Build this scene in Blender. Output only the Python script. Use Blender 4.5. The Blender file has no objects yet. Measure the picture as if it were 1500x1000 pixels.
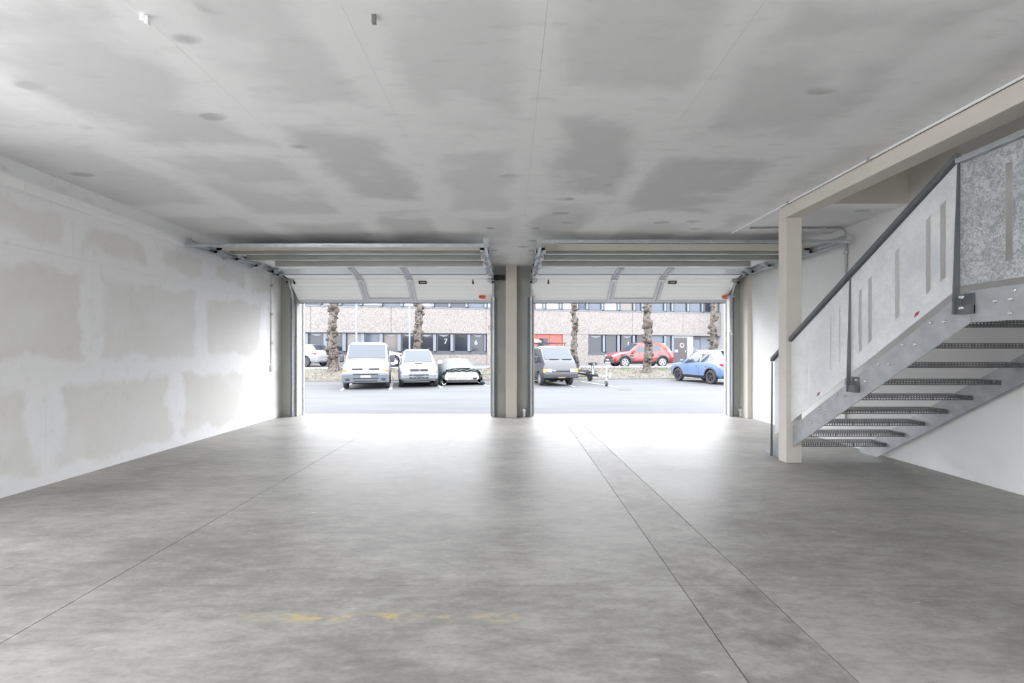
import bpy, bmesh, math, random
from mathutils import Vector, Matrix, noise

C = bpy.context.scene.collection
SC = bpy.context.scene
PI = math.pi
# ------------------------------------------------------------------ camera, sky, exposure
F, VX, VY, EYE = 680.0, 748.0, 516.0, 1.4
cam_d = bpy.data.cameras.new('camera')
cam = bpy.data.objects.new('camera', cam_d)
C.objects.link(cam)
cam.location = (0, 0, EYE)
cam.rotation_euler = (PI / 2, 0, 0)
cam_d.sensor_width = 36.0
cam_d.lens = 36.0 * F / 1500.0
cam_d.shift_x = (750 - VX) / 1500.0
cam_d.shift_y = (VY - 500) / 1500.0
cam_d.clip_start = 0.05
cam_d.clip_end = 400
SC.camera = cam

world = bpy.data.worlds.new('overcast_sky')
SC.world = world
world.use_nodes = True
_bg = world.node_tree.nodes['Background']
_bg.inputs[0].default_value = (0.94, 0.96, 1.0, 1)
_bg.inputs[1].default_value = 9.8
SC.view_settings.view_transform = 'Standard'
SC.view_settings.look = 'None'
SC.view_settings.gamma = 1.0
SC.view_settings.use_curve_mapping = False
SC.view_settings.exposure = 0.0
SC.cycles.use_denoising = True
SC.cycles.max_bounces = 14
SC.cycles.diffuse_bounces = 10
SC.cycles.glossy_bounces = 4
SC.cycles.caustics_reflective = False
SC.cycles.caustics_refractive = False
SC.cycles.sample_clamp_indirect = 12.0

# ------------------------------------------------------------------ helpers
def P(px, py, Y):
    """point of the place that shows at pixel px, py of the 1500x1000 photograph at depth Y"""
    return Vector(((px - VX) / F * Y, Y, EYE - (py - VY) / F * Y))

def lin(c):
    return tuple(((v / 255) / 12.92 if v / 255 <= 0.04045 else ((v / 255 + 0.055) / 1.055) ** 2.4) for v in c)

_mats = {}
def mat(name, rgb, rough=0.6, metal=0.0, var=0.0, scale=6.0, bump=0.0, bscale=40.0, stretch=(1, 1, 1), spec=None, emit=0):
    """plain principled material with optional noise variation of colour and fine bump"""
    if name in _mats:
        return _mats[name]
    m = bpy.data.materials.new(name)
    _mats[name] = m
    m.use_nodes = True
    nt = m.node_tree
    b = nt.nodes['Principled BSDF']
    c = lin(rgb)
    b.inputs['Base Color'].default_value = (*c, 1)
    b.inputs['Roughness'].default_value = rough
    b.inputs['Metallic'].default_value = metal
    if spec is not None:
        b.inputs['Specular IOR Level'].default_value = spec
    if emit:
        b.inputs['Emission Color'].default_value = (*c, 1)
        b.inputs['Emission Strength'].default_value = emit
    if var or bump:
        tc = nt.nodes.new('ShaderNodeTexCoord')
        mp = nt.nodes.new('ShaderNodeMapping')
        mp.inputs['Scale'].default_value = stretch
        nt.links.new(tc.outputs['Object'], mp.inputs[0])
    if var:
        n = nt.nodes.new('ShaderNodeTexNoise')
        n.inputs['Scale'].default_value = scale
        n.inputs['Detail'].default_value = 6
        nt.links.new(mp.outputs[0], n.inputs[0])
        r = nt.nodes.new('ShaderNodeValToRGB')
        r.color_ramp.elements[0].position = 0.3
        r.color_ramp.elements[1].position = 0.7
        r.color_ramp.elements[0].color = (*[v * (1 - var) for v in c], 1)
        r.color_ramp.elements[1].color = (*[min(1, v * (1 + var)) for v in c], 1)
        nt.links.new(n.outputs['Fac'], r.inputs[0])
        nt.links.new(r.outputs[0], b.inputs['Base Color'])
    if bump:
        n2 = nt.nodes.new('ShaderNodeTexNoise')
        n2.inputs['Scale'].default_value = bscale
        n2.inputs['Detail'].default_value = 4
        nt.links.new(mp.outputs[0], n2.inputs[0])
        bp = nt.nodes.new('ShaderNodeBump')
        bp.inputs['Strength'].default_value = bump
        bp.inputs['Distance'].default_value = 0.02
        nt.links.new(n2.outputs['Fac'], bp.inputs['Height'])
        nt.links.new(bp.outputs[0], b.inputs['Normal'])
    return m

class NT:
    """tiny node-graph helper"""
    def __init__(self, name):
        self.m = bpy.data.materials.new(name)
        self.m.use_nodes = True
        self.t = self.m.node_tree
        self.b = self.t.nodes['Principled BSDF']
    def n(self, kind, **kw):
        x = self.t.nodes.new(kind)
        for k, v in kw.items():
            setattr(x, k, v)
        return x
    def put(self, sock, v):
        if hasattr(v, 'is_linked') or hasattr(v, 'links'):
            self.t.links.new(v, sock)
        else:
            sock.default_value = v
    def math(self, op, a, b=0.0, c=None):
        x = self.n('ShaderNodeMath', operation=op)
        self.put(x.inputs[0], a)
        self.put(x.inputs[1], b)
        if c is not None:
            self.put(x.inputs[2], c)
        return x.outputs[0]
    def noise(self, vec, scale, detail=5, rough=0.55, out='Fac'):
        x = self.n('ShaderNodeTexNoise')
        x.inputs['Scale'].default_value = scale
        x.inputs['Detail'].default_value = detail
        x.inputs['Roughness'].default_value = rough
        self.t.links.new(vec, x.inputs['Vector'])
        return x.outputs[out]
    def mapping(self, vec, scale=(1, 1, 1), rot=(0, 0, 0), loc=(0, 0, 0)):
        x = self.n('ShaderNodeMapping')
        x.inputs['Scale'].default_value = scale
        x.inputs['Rotation'].default_value = rot
        x.inputs['Location'].default_value = loc
        self.t.links.new(vec, x.inputs[0])
        return x.outputs[0]
    def smooth(self, v, a, b):
        x = self.n('ShaderNodeMapRange', interpolation_type='SMOOTHSTEP')
        self.put(x.inputs['Value'], v)
        x.inputs['From Min'].default_value = a
        x.inputs['From Max'].default_value = b
        return x.outputs[0]
    def mix(self, f, a, b):
        x = self.n('ShaderNodeMix', data_type='RGBA')
        self.put(x.inputs[0], f)
        self.put(x.inputs[6], a if not isinstance(a, tuple) else (*a[:3], 1))
        self.put(x.inputs[7], b if not isinstance(b, tuple) else (*b[:3], 1))
        return x.outputs[2]
    def bump(self, h, strength, dist=0.02):
        x = self.n('ShaderNodeBump')
        x.inputs['Strength'].default_value = strength
        x.inputs['Distance'].default_value = dist
        self.t.links.new(h, x.inputs['Height'])
        self.t.links.new(x.outputs[0], self.b.inputs['Normal'])
    def color(self, c): self.put(self.b.inputs['Base Color'], c)
    def rough(self, v): self.put(self.b.inputs['Roughness'], v)

class MB:
    """collects simple shapes; build() links them as ONE mesh object"""
    def __init__(self):
        self.v, self.f, self.mi, self.cur = [], [], [], 0
    def add(self, vs, fs):
        o = len(self.v)
        self.v += [tuple(p) for p in vs]
        self.f += [tuple(i + o for i in f) for f in fs]
        self.mi += [self.cur] * len(fs)
        return self
    def box(self, x0, x1, y0, y1, z0, z1):
        vs = [(x, y, z) for z in (z0, z1) for y in (y0, y1) for x in (x0, x1)]
        return self.add(vs, [(0, 2, 3, 1), (4, 5, 7, 6), (0, 1, 5, 4), (2, 6, 7, 3), (0, 4, 6, 2), (1, 3, 7, 5)])
    def loft(self, a, b):
        """closed solid between two equal polygons"""
        n = len(a)
        fs = [tuple(range(n))[::-1], tuple(range(n, 2 * n))]
        fs += [(i, (i + 1) % n, n + (i + 1) % n, n + i) for i in range(n)]
        return self.add(list(a) + list(b), fs)
    def plate(self, poly, nrm, t):
        d = Vector(nrm) * t
        return self.loft([Vector(p) for p in poly], [Vector(p) + d for p in poly])
    def cyl(self, p0, p1, r0, r1=None, n=12):
        r1 = r0 if r1 is None else r1
        p0, p1 = Vector(p0), Vector(p1)
        d = (p1 - p0).normalized()
        a = d.orthogonal().normalized()
        b = d.cross(a)
        ring = lambda p, r: [p + (a * math.cos(2 * PI * i / n) + b * math.sin(2 * PI * i / n)) * r for i in range(n)]
        return self.loft(ring(p0, r0), ring(p1, r1))
    def bar(self, p0, p1, w, h, up=(0, 0, 1)):
        """rectangular bar w wide, h high (along up)"""
        p0, p1 = Vector(p0), Vector(p1)
        d = (p1 - p0).normalized()
        s = d.cross(Vector(up)).normalized()
        u = s.cross(d)
        q = [(-w / 2, -h / 2), (w / 2, -h / 2), (w / 2, h / 2), (-w / 2, h / 2)]
        return self.loft([p0 + s * i + u * j for i, j in q], [p1 + s * i + u * j for i, j in q])
    def tube(self, pts, r, n=8):
        pts = [Vector(p) for p in pts]
        rings = []
        a = None
        for i, p in enumerate(pts):
            d = (pts[min(i + 1, len(pts) - 1)] - pts[max(i - 1, 0)]).normalized()
            if a is None:
                a = d.orthogonal().normalized()
            a = (a - d * a.dot(d)).normalized()
            b = d.cross(a)
            rr = r[i] if isinstance(r, (list, tuple)) else r
            rings.append([p + (a * math.cos(2 * PI * k / n) + b * math.sin(2 * PI * k / n)) * rr for k in range(n)])
        vs = [v for R in rings for v in R]
        fs = [tuple(range(n))[::-1], tuple(range((len(pts) - 1) * n, len(pts) * n))]
        for i in range(len(pts) - 1):
            fs += [(i * n + k, i * n + (k + 1) % n, (i + 1) * n + (k + 1) % n, (i + 1) * n + k) for k in range(n)]
        return self.add(vs, fs)
    def lathe(self, prof, c, axis, n=20):
        """profile [(radius, along)] about axis through c"""
        c, d = Vector(c), Vector(axis).normalized()
        a = d.orthogonal().normalized()
        b = d.cross(a)
        m = len(prof)
        vs = []
        for i in range(n):
            t = 2 * PI * i / n
            e = a * math.cos(t) + b * math.sin(t)
            vs += [c + e * r + d * h for r, h in prof]
        fs = []
        for i in range(n):
            j = (i + 1) % n
            fs += [(i * m + k, j * m + k, j * m + k + 1, i * m + k + 1) for k in range(m - 1)]
        return self.add(vs, fs)
    def ball(self, c, r, sc=(1, 1, 1), nu=8, nv=5):
        c = Vector(c)
        vs = [c + Vector((0, 0, -r * sc[2]))]
        for j in range(1, nv):
            t = -PI / 2 + PI * j / nv
            for i in range(nu):
                u = 2 * PI * i / nu
                vs.append(c + Vector((math.cos(t) * math.cos(u) * sc[0], math.cos(t) * math.sin(u) * sc[1], math.sin(t) * sc[2])) * r)
        vs.append(c + Vector((0, 0, r * sc[2])))
        fs = [(0, 1 + (i + 1) % nu, 1 + i) for i in range(nu)]
        for j in range(nv - 2):
            o = 1 + j * nu
            fs += [(o + i, o + (i + 1) % nu, o + nu + (i + 1) % nu, o + nu + i) for i in range(nu)]
        o, e = 1 + (nv - 2) * nu, len(vs) - 1
        fs += [(o + i, o + (i + 1) % nu, e) for i in range(nu)]
        return self.add(vs, fs)
    def build(self, name, m, parent=None, smooth=False, bevel=0.0, origin=None, fix=True):
        me = bpy.data.meshes.new(name)
        vs = self.v
        if origin is not None:
            o_ = Vector(origin)
            vs = [Vector(p) - o_ for p in vs]
        me.from_pydata([tuple(p) for p in vs], [], self.f)
        for x in (m if isinstance(m, (list, tuple)) else [m]):
            me.materials.append(x)
        if isinstance(m, (list, tuple)):
            me.polygons.foreach_set('material_index', self.mi)
        if fix:
            bm = bmesh.new()
            bm.from_mesh(me)
            bmesh.ops.recalc_face_normals(bm, faces=bm.faces)
            bm.to_mesh(me)
            bm.free()
        if smooth:
            me.polygons.foreach_set('use_smooth', [True] * len(me.polygons))
            if smooth != 'all':
                try:
                    me.set_sharp_from_angle(angle=math.radians(38))
                except Exception:
                    pass
        me.update()
        o = bpy.data.objects.new(name, me)
        C.objects.link(o)
        if origin is not None:
            o.location = origin
        if parent is not None:
            o.parent = parent
        if bevel:
            b = o.modifiers.new('bevel', 'BEVEL')
            b.width = bevel
            b.segments = 2
            b.limit_method = 'ANGLE'
        return o

def box(name, m, x0, x1, y0, y1, z0, z1, parent=None, bevel=0.0, origin=None):
    return MB().box(x0, x1, y0, y1, z0, z1).build(name, m, parent, bevel=bevel, origin=origin)

def tag(o, label=None, cat=None, group=None, kind=None):
    if label: o['label'] = label
    if cat: o['category'] = cat
    if group: o['group'] = group
    if kind: o['kind'] = kind
    return o

def struct(o, label=None):
    o['kind'] = 'structure'
    if label: o['label'] = label
    return o

def thing(name, label, cat, loc=(0, 0, 0), rz=0.0, group=None):
    o = bpy.data.objects.new(name, None)
    o.empty_display_size = 0.2
    C.objects.link(o)
    o.location = loc
    o.rotation_euler = (0, 0, rz)
    return tag(o, label, cat, group)

def copy_part(o, parent, loc=None):
    c = o.copy()
    C.objects.link(c)
    c.parent = parent
    if loc is not None:
        c.location = loc
    return c

# ------------------------------------------------------------------ materials
WHITE = mat('white_paint', (243, 243, 244), 0.5)
PILLAR = mat('pillar_paint', (214, 208, 200), 0.6, var=0.03, scale=3)
PIER = mat('pier_concrete', (172, 173, 168), 0.75, var=0.06, scale=3, bump=0.05)
DARK = mat('dark_gap', (28, 29, 31), 0.8)
BLACKP = mat('black_plastic', (24, 25, 27), 0.45)
GALV = mat('galvanised_steel', (196, 200, 203), 0.34, 0.85, var=0.10, scale=14)
GALV_DULL = mat('dull_galvanised_steel', (176, 179, 182), 0.42, 0.45, var=0.12, scale=9)
ALU = mat('brushed_aluminium', (188, 190, 194), 0.4, 0.6)
DOORW = mat('door_panel_white', (246, 247, 247), 0.4)
TREADM = mat('perforated_tread_steel', (112, 114, 116), 0.5, 0.5, var=0.12, scale=12)
BOLT = mat('bright_bolt_steel', (225, 227, 230), 0.22, 0.9)
ORANGE = mat('orange_lens', (222, 92, 52), 0.35)
REDTAG = mat('red_sticker', (176, 72, 84), 0.6)
PLASTICW = mat('white_plastic', (243, 243, 243), 0.4)
RUBBER = mat('tyre_rubber', (44, 45, 48), 0.8)
GLASS = mat('car_window_glass', (40, 46, 54), 0.06, 0.0, spec=0.6)
GLASSL = mat('pale_windscreen_glass', (38, 47, 56), 0.1, spec=0.55)
CHROME = mat('bright_trim', (220, 222, 225), 0.2, 0.9)

def board_mat(name, board, compound, edge0, edge1, wob, spots=0.0, ns=1.6, cloud=0.0):
    """plasterboard: bare board in the middle, lighter joint compound smeared along its edges"""
    g = NT(name)
    uv = g.n('ShaderNodeUVMap', uv_map='at')
    sz = g.n('ShaderNodeUVMap', uv_map='size')
    a = g.n('ShaderNodeSeparateXYZ'); g.t.links.new(uv.outputs[0], a.inputs[0])
    s = g.n('ShaderNodeSeparateXYZ'); g.t.links.new(sz.outputs[0], s.inputs[0])
    u, v, w, h = a.outputs[0], a.outputs[1], s.outputs[0], s.outputs[1]
    d = g.math('MINIMUM', g.math('MINIMUM', u, g.math('SUBTRACT', w, u)), g.math('MINIMUM', v, g.math('SUBTRACT', h, v)))
    pos = g.n('ShaderNodeNewGeometry').outputs['Position']
    n1 = g.noise(pos, ns, 6, 0.6)
    n2 = g.noise(g.mapping(pos, (1, 1, 1), loc=(7, 3, 1)), 0.9, 3)
    d2 = g.math('ADD', d, g.math('MULTIPLY', g.math('SUBTRACT', n1, 0.5), wob))
    d2 = g.math('ADD', d2, g.math('MULTIPLY', g.math('SUBTRACT', n2, 0.5), wob * 0.8))
    rr = g.n('ShaderNodeUVMap', uv_map='rnd')
    rx = g.n('ShaderNodeSeparateXYZ'); g.t.links.new(rr.outputs[0], rx.inputs[0])
    mask = g.math('MULTIPLY', g.smooth(d2, edge0, edge1), rx.outputs[0])
    col = g.mix(mask, lin(compound), lin(board))
    if cloud:
        cl = g.smooth(g.noise(g.mapping(pos, (0.8, 1.1, 1), loc=(2, 9, 4)), 1.1, 4, 0.5), 0.5, 0.66)
        col = g.mix(g.math('MULTIPLY', cl, cloud), col, lin(compound))
    fine = g.noise(g.mapping(pos, (1.5, 5, 3)), 2.2, 7, 0.65)
    dark = tuple(x * 0.82 for x in lin(board))
    col = g.mix(g.math('MULTIPLY', g.smooth(fine, 0.52, 0.8), 0.35), col, dark)
    if spots:
        vo = g.n('ShaderNodeTexVoronoi')
        vo.inputs['Scale'].default_value = 1.0
        nz = g.noise(pos, 3.0, 4, 0.6, 'Color')
        mv = g.n('ShaderNodeMix', data_type='VECTOR')
        mv.inputs[0].default_value = 0.07
        g.t.links.new(pos, mv.inputs[4]); g.t.links.new(nz, mv.inputs[5])
        g.t.links.new(g.mapping(mv.outputs[1], (1.25, 2.3, 1)), vo.inputs['Vector'])
        sp = g.smooth(vo.outputs['Distance'], 0.17, 0.10)
        ring = g.math('MULTIPLY', sp, g.smooth(g.noise(pos, 0.7, 2), 0.47, 0.56))
        col = g.mix(g.math('MULTIPLY', ring, spots), col, tuple(x * 0.72 for x in lin(board)))
    g.color(col)
    g.rough(0.85)
    g.bump(g.noise(pos, 9, 5), 0.12, 0.01)
    return g.m

CEILM = board_mat('ceiling_skim', (212, 212, 213), (239, 239, 240), 0.10, 0.36, 0.62, 0.8, 1.3, cloud=0.75)
WALLM = board_mat('wall_skim', (226, 224, 221), (241, 241, 242), 0.11, 0.22, 0.46, 0.0, 2.0, cloud=0.35)
WALLR = mat('right_wall_plaster', (224, 224, 223), 0.85, var=0.05, scale=1.4, bump=0.06, bscale=8)
UPPER = mat('upper_wall_plaster', (206, 202, 194), 0.85, var=0.03, scale=1.2)

_br = random.Random(11)
def boards(parent, mt, cells, gap, axis):
    """cells: (a0, a1, b0, b1); axis 'z' = ceiling underside at 0, boards rise; 'x' = wall face at 0, boards at x<0"""
    for a0, a1, b0, b1 in cells:
        A0, A1, B0, B1 = a0 + gap / 2, a1 - gap / 2, b0 + gap / 2, b1 - gap / 2
        m = MB()
        if axis == 'z':
            m.box(A0, A1, B0, B1, 0, 0.0125)
        else:
            m.box(-0.0125, 0, A0, A1, B0, B1)
        o = m.build('board', mt, parent)
        me = o.data
        l1, l2, l3 = me.uv_layers.new(name='at'), me.uv_layers.new(name='size'), me.uv_layers.new(name='rnd')
        bare = _br.uniform(0.45, 1.0) if axis == 'z' else _br.uniform(0.55, 1.0)
        for lp in me.loops:
            p = me.vertices[lp.vertex_index].co
            a, b = (p.x, p.y) if axis == 'z' else (p.y, p.z)
            l1.data[lp.index].uv = (a - a0, b - b0)
            l2.data[lp.index].uv = (a1 - a0, b1 - b0)
            l3.data[lp.index].uv = (bare, 0)

# ------------------------------------------------------------------ the room shell
CEIL = 3.288
WALLY = 10.18          # inner face of the wall with the two doors
OUTY = 10.45

# floor: cast slabs with sawn joints and the repaired strip
g = NT('power_floated_concrete')
pos = g.n('ShaderNodeNewGeometry').outputs['Position']
n1 = g.noise(g.mapping(pos, (0.55, 1.0, 1)), 1.6, 9, 0.66)
n2 = g.noise(g.mapping(pos, (0.8, 2.2, 1), loc=(4, 2, 0)), 6.0, 8, 0.68)
n3 = g.noise(pos, 0.45, 3, 0.5)
n4 = g.noise(g.mapping(pos, (1.0, 1.8, 1), loc=(1, 7, 3)), 26.0, 5, 0.6)
t = g.math('ADD', g.math('MULTIPLY', n1, 0.42), g.math('MULTIPLY', n2, 0.34))
t = g.math('ADD', t, g.math('MULTIPLY', n3, 0.30))
t = g.math('ADD', t, g.math('MULTIPLY', n4, 0.12))
t = g.smooth(t, 0.40, 0.80)
col = g.mix(t, lin((110, 107, 102)), lin((182, 180, 176)))
sp = g.smooth(g.noise(g.mapping(pos, (1, 1.6, 1), loc=(3, 3, 3)), 11, 3, 0.5), 0.69, 0.75)
col = g.mix(g.math('MULTIPLY', sp, 0.35), col, lin((86, 83, 79)))
lt = g.smooth(g.noise(g.mapping(pos, (1, 2.4, 1), loc=(9, 1, 3)), 5, 5, 0.6), 0.64, 0.74)
col = g.mix(g.math('MULTIPLY', lt, 0.35), col, lin((214, 213, 210)))
sx = g.n('ShaderNodeSeparateXYZ'); g.t.links.new(pos, sx.inputs[0])
dy = g.math('ABSOLUTE', g.math('SUBTRACT', sx.outputs[1], 2.455))
m1 = g.smooth(dy, 0.055, 0.02)
m2 = g.math('MULTIPLY', g.smooth(sx.outputs[0], -1.55, -1.15), g.smooth(sx.outputs[0], 0.08, 0.0))
m3 = g.smooth(g.noise(g.mapping(pos, (1, 2.5, 1)), 5.5, 6, 0.7), 0.47, 0.62)
ym = g.math('MULTIPLY', g.math('MULTIPLY', m1, m2), g.math('MULTIPLY', m3, 0.75))
col = g.mix(ym, col, lin((201, 176, 112)))
g.color(col)
rn = g.math('ADD', g.math('MULTIPLY', n2, 0.24), g.math('MULTIPLY', n1, 0.2))
g.rough(g.math('ADD', rn, 0.21))
g.b.inputs['Specular IOR Level'].default_value = 0.5
g.bump(g.math('ADD', n2, g.math('MULTIPLY', n4, 0.6)), 0.10, 0.01)
FLOORM = g.m
g2 = NT('repaired_concrete_strip')
pos = g2.n('ShaderNodeNewGeometry').outputs['Position']
n1 = g2.noise(g2.mapping(pos, (0.9, 1.2, 1), loc=(5, 5, 5)), 1.9, 8, 0.66)
n2 = g2.noise(g2.mapping(pos, (1.5, 2.2, 1), loc=(4, 2, 0)), 7.0, 8, 0.68)
t = g2.smooth(g2.math('ADD', g2.math('MULTIPLY', n1, 0.6), g2.math('MULTIPLY', n2, 0.4)), 0.34, 0.7)
g2.color(g2.mix(t, lin((110, 106, 101)), lin((172, 169, 165))))
g2.rough(g2.math('ADD', g2.math('MULTIPLY', n2, 0.3), 0.30))
g2.bump(n2, 0.12, 0.01)
g2.b.inputs['Specular IOR Level'].default_value = 0.5
STRIPM = g2.m
JOINTM = mat('sawn_joint_filler', (104, 102, 98), 0.9)

floor = struct(box('floor', JOINTM, -5.4, 5.5, -4.8, OUTY, -0.12, -0.006), 'worn grey power floated concrete floor with sawn joints and a repaired strip')
def slab(poly, m=FLOORM):
    return MB().plate([(x, y, -0.03) for x, y in poly], (0, 0, 1), 0.03).build('slab', m, floor)
YS = [-4.8, 2.79, OUTY]
G = 0.003
GC = 0.0012
for i in range(2):
    a, b = YS[i] + GC * (i > 0), YS[i + 1] - GC * (i < 1)
    e1 = lambda y: 0.985 + 0.0125 * y
    e2 = lambda y: 1.50 - 0.011 * y
    slab([(-5.4, a), (-2.43 - 0.012 * a - G, a), (-2.43 - 0.012 * b - G, b), (-5.4, b)])
    slab([(-2.43 - 0.012 * a + G, a), (e1(a) - G, a), (e1(b) - G, b), (-2.43 - 0.012 * b + G, b)])
    slab([(e1(a) + G, a), (e2(a) - G, a), (e2(b) - G, b), (e1(b) + G, b)], STRIPM)
    slab([(e2(a) + G, a), (5.5, a), (5.5, b), (e2(b) + G, b)])

# left wall, slightly out of square, boarded in staggered courses
wlm = MB().box(-0.25, -0.0125, 3.2, 10.5, 0, 3.6).box(-0.25, -0.0125, -5, -4.4, 0, 3.6).box(-0.25, -0.0125, -4.4, 3.2, 3.2, 3.6).box(-0.25, -0.0125, -4.4, 3.2, 0, 0.6)  # wide opening out of view, added to let daylight into the room
wl = struct(wlm.build('wall_left', mat('wall_backing', (224, 224, 222), 0.9)), 'left wall of skimmed plasterboard with bare board patches showing')
wl.location = (-4.78, 0, 0)
wl.rotation_euler = (0, 0, 0.025)
cells = []
def course(z0, z1, first, step):
    y = first
    while y < 10.5:
        y2 = min(y + step, 10.5)
        if y2 - y > 0.05:
            cells.append((max(y, 3.2), y2, z0, z1)) if y2 > 3.25 else None
        y = y2
course(0.0, 1.2, -5.05, 1.99)
course(1.2, 2.46, -4.55, 2.0)
course(2.46, 3.06, -4.55, 1.22)
course(3.06, 3.30, -4.25, 1.9)
boards(wl, WALLM, cells, 0.0014, 'x')

# right wall, rising past the ceiling through the stairwell
wr = MB().box(0, 0.25, -5, 10.5, 0, 4.7).build('wall_right', WALLR)
wr.location = (4.93, 0, 0)
wr.rotation_euler = (0, 0, -0.02)
struct(wr, 'right wall of pale grey plaster behind the stairs')

# wall with the two door openings
wf = MB()
wf.box(-5.3, -4.69, WALLY, OUTY, 0, 3.6)
wf.box(-0.43, 0.50, WALLY, OUTY, 0, 3.6)
wf.box(4.86, 5.5, WALLY, OUTY, 0, 3.6)
wf.box(-4.69, -0.43, WALLY, OUTY, 2.66, 3.6)
wf.box(0.50, 4.86, WALLY, OUTY, 2.66, 3.6)
struct(wf.build('wall_front', PIER), 'end wall of grey concrete piers between the two door openings')
jm = mat('pale_jamb', (214, 214, 216), 0.6)
for k, (x0, x1) in enumerate([(-4.735, -4.66), (-0.46, -0.40), (0.47, 0.53), (4.83, 4.90)]):
    struct(box('trim_%d' % (k + 1), jm, x0, x1, OUTY, OUTY + 0.06, -0.05, 2.75), 'pale outer door jamb strip')
for k, (x0, x1) in enumerate([(-4.68, -0.44), (0.51, 4.85)]):
    struct(box('trim_%d' % (k + 5), mat('steel_sill', (190, 193, 196), 0.35, 0.6), x0, x1, 10.36, OUTY + 0.05, -0.05, 0.008), 'steel threshold strip in the doorway')
# rounded pilasters in the far corners
struct(box('trim_7', PILLAR, 5.03, 5.22, 9.86, WALLY, 0, CEIL), 'pale boxed pilaster in the corner beside right garage door')
struct(box('trim_8', BLACKP, -0.42, -0.12, 10.13, WALLY, 2.99, 3.09), 'black strip across the pier head')

# rear wall behind the camera with its two open bays
wb = MB()
wb.box(-5.3, 5.5, -4.8, -4.5, 0, 3.6)
struct(wb.build('wall_rear', PIER), 'plain rear wall behind the viewpoint')

# ceiling and stairwell
ce = MB()
ce.box(-5.4, 3.71, -2.5, OUTY, 0.0125, 0.3)
ce.box(-5.4, 5.5, -4.8, -4.3, 0.0125, 0.3)  # unseen open strip behind the camera, added as a roof light for brightness
ce.box(3.71, 5.5, 5.9, OUTY, 0.0125, 0.3)
ceil = ce.build('ceiling', mat('ceiling_backing', (222, 222, 222), 0.9))
ceil.location = (0, 0, CEIL)
struct(ceil, 'skimmed plasterboard ceiling with patchy joint compound')
xs = [-5.3, -3.63, -2.06, -0.92, 0.20, 1.37, 2.86, 3.6]
ysc = [-2.5, 0.2, 2.0, 4.0, 6.2, 8.3, WALLY]
cells = []
for i in range(7):
    sh = (0.0, 0.35, -0.25, 0.15, -0.5, 0.3, 0.0)[i]
    yy_ = [ysc[0]] + [v + sh for v in ysc[1:-1]] + [ysc[-1]]
    cells += [(xs[i], xs[i + 1], yy_[j], yy_[j + 1]) for j in range(6)]
cells += [(3.6, 5.3, 5.9, 8.1), (3.6, 5.3, 8.1, WALLY)]
boards(ceil, CEILM, cells, 0.0015, 'z')
up = MB()
up.box(3.52, 3.714, -1.2, 6.1, CEIL + 0.02, 4.7)         # opening side
up.box(3.71, 5.3, 5.88, 5.899, CEIL + 0.0, 4.7)          # opening end face
up.box(3.52, 5.4, 0.6, 6.1, 4.6, 4.75)  # roof stops short: unseen opening added to light the stairwell
up.box(3.52, 5.4, -1.35, -1.2, CEIL, 4.7)
struct(up.build('wall_stairwell', UPPER), 'beige sides of the stairwell opening above the stairs')

# beam and pillars
struct(box('beam', PILLAR, 3.49, 3.71, -4.5, 6.05, 3.11, 3.262, bevel=0.006), 'long off-white beam along the edge of the stairwell')
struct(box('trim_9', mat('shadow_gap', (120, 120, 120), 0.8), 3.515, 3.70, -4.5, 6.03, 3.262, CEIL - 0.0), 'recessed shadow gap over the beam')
struct(box('pillar', PILLAR, 3.49, 3.69, 5.88, 6.05, 0, 3.11, bevel=0.006), 'square off-white pillar at the foot of the stairs')
struct(box('pillar', PILLAR, -0.105, 0.13, 9.95, WALLY, 0, CEIL, bevel=0.006), 'square off-white pillar between the two garage doors')

# ------------------------------------------------------------------ room services
# white trunking along the left wall
tr = thing('cable_trunking', 'long white cable trunking running high along the left wall', 'trunking', (-4.78, 0, 2.995), 0.025)
for y0, y1 in ((3.22, 4.6), (4.6, 6.95)):
    box('duct_length', WHITE, 0.001, 0.08, y0 + 0.002, y1 - 0.002, 0.0, 0.108, tr, bevel=0.004)
    box('lid', PLASTICW, 0.08, 0.084, y0 + 0.002, y1 - 0.002, 0.012, 0.096, tr)

def conduit(name, label, pts, r, mt=GALV_DULL, clips=(), box_at=None, cat='conduit'):
    base = Vector(pts[0])
    t_ = thing(name, label, cat, base)
    rel = [Vector(p) - base for p in pts]
    full = [rel[0]]
    for i in range(1, len(rel) - 1):          # rounded bends
        a, b, c = rel[i - 1], rel[i], rel[i + 1]
        ra = min(0.12, (a - b).length * 0.4, (c - b).length * 0.4)
        p, q = b + (a - b).normalized() * ra, b + (c - b).normalized() * ra
        for k in range(6):
            s = k / 5
            full.append(p * (1 - s) ** 2 + b * 2 * s * (1 - s) + q * s * s)
    full.append(rel[-1])
    MB().tube(full, r, 10).build('pipe', mt, t_, smooth=True)
    for c in clips:
        c = Vector(c) - base
        MB().box(c.x - r * 1.5, c.x + r * 1.5, c.y - r * 1.5, c.y + r * 1.5, c.z - r * 1.5, c.z + r * 1.5).build('pipe_clip', GALV, t_, bevel=0.002)
    if box_at:
        b = Vector(box_at) - base
        MB().box(b.x - 0.005, b.x + 0.05, b.y - 0.04, b.y + 0.04, b.z - 0.07, b.z + 0.07).build('switch_box', PLASTICW, t_, bevel=0.006)
    return t_
xw = lambda y: -4.78 - 0.025 * y
xr = lambda y: 4.93 + 0.02 * y
yl = 9.72
conduit('wall_conduit', 'thin vertical conduit with switch box on left wall beside garage door',
        [(xw(yl) + 0.02, yl, 1.16), (xw(yl) + 0.02, yl, 2.98)], 0.016, PLASTICW,
        clips=[(xw(yl) + 0.02, yl, z) for z in (1.6, 2.2, 2.8)], box_at=(xw(yl) + 0.01, yl, 1.07))
yc = 6.99
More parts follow.
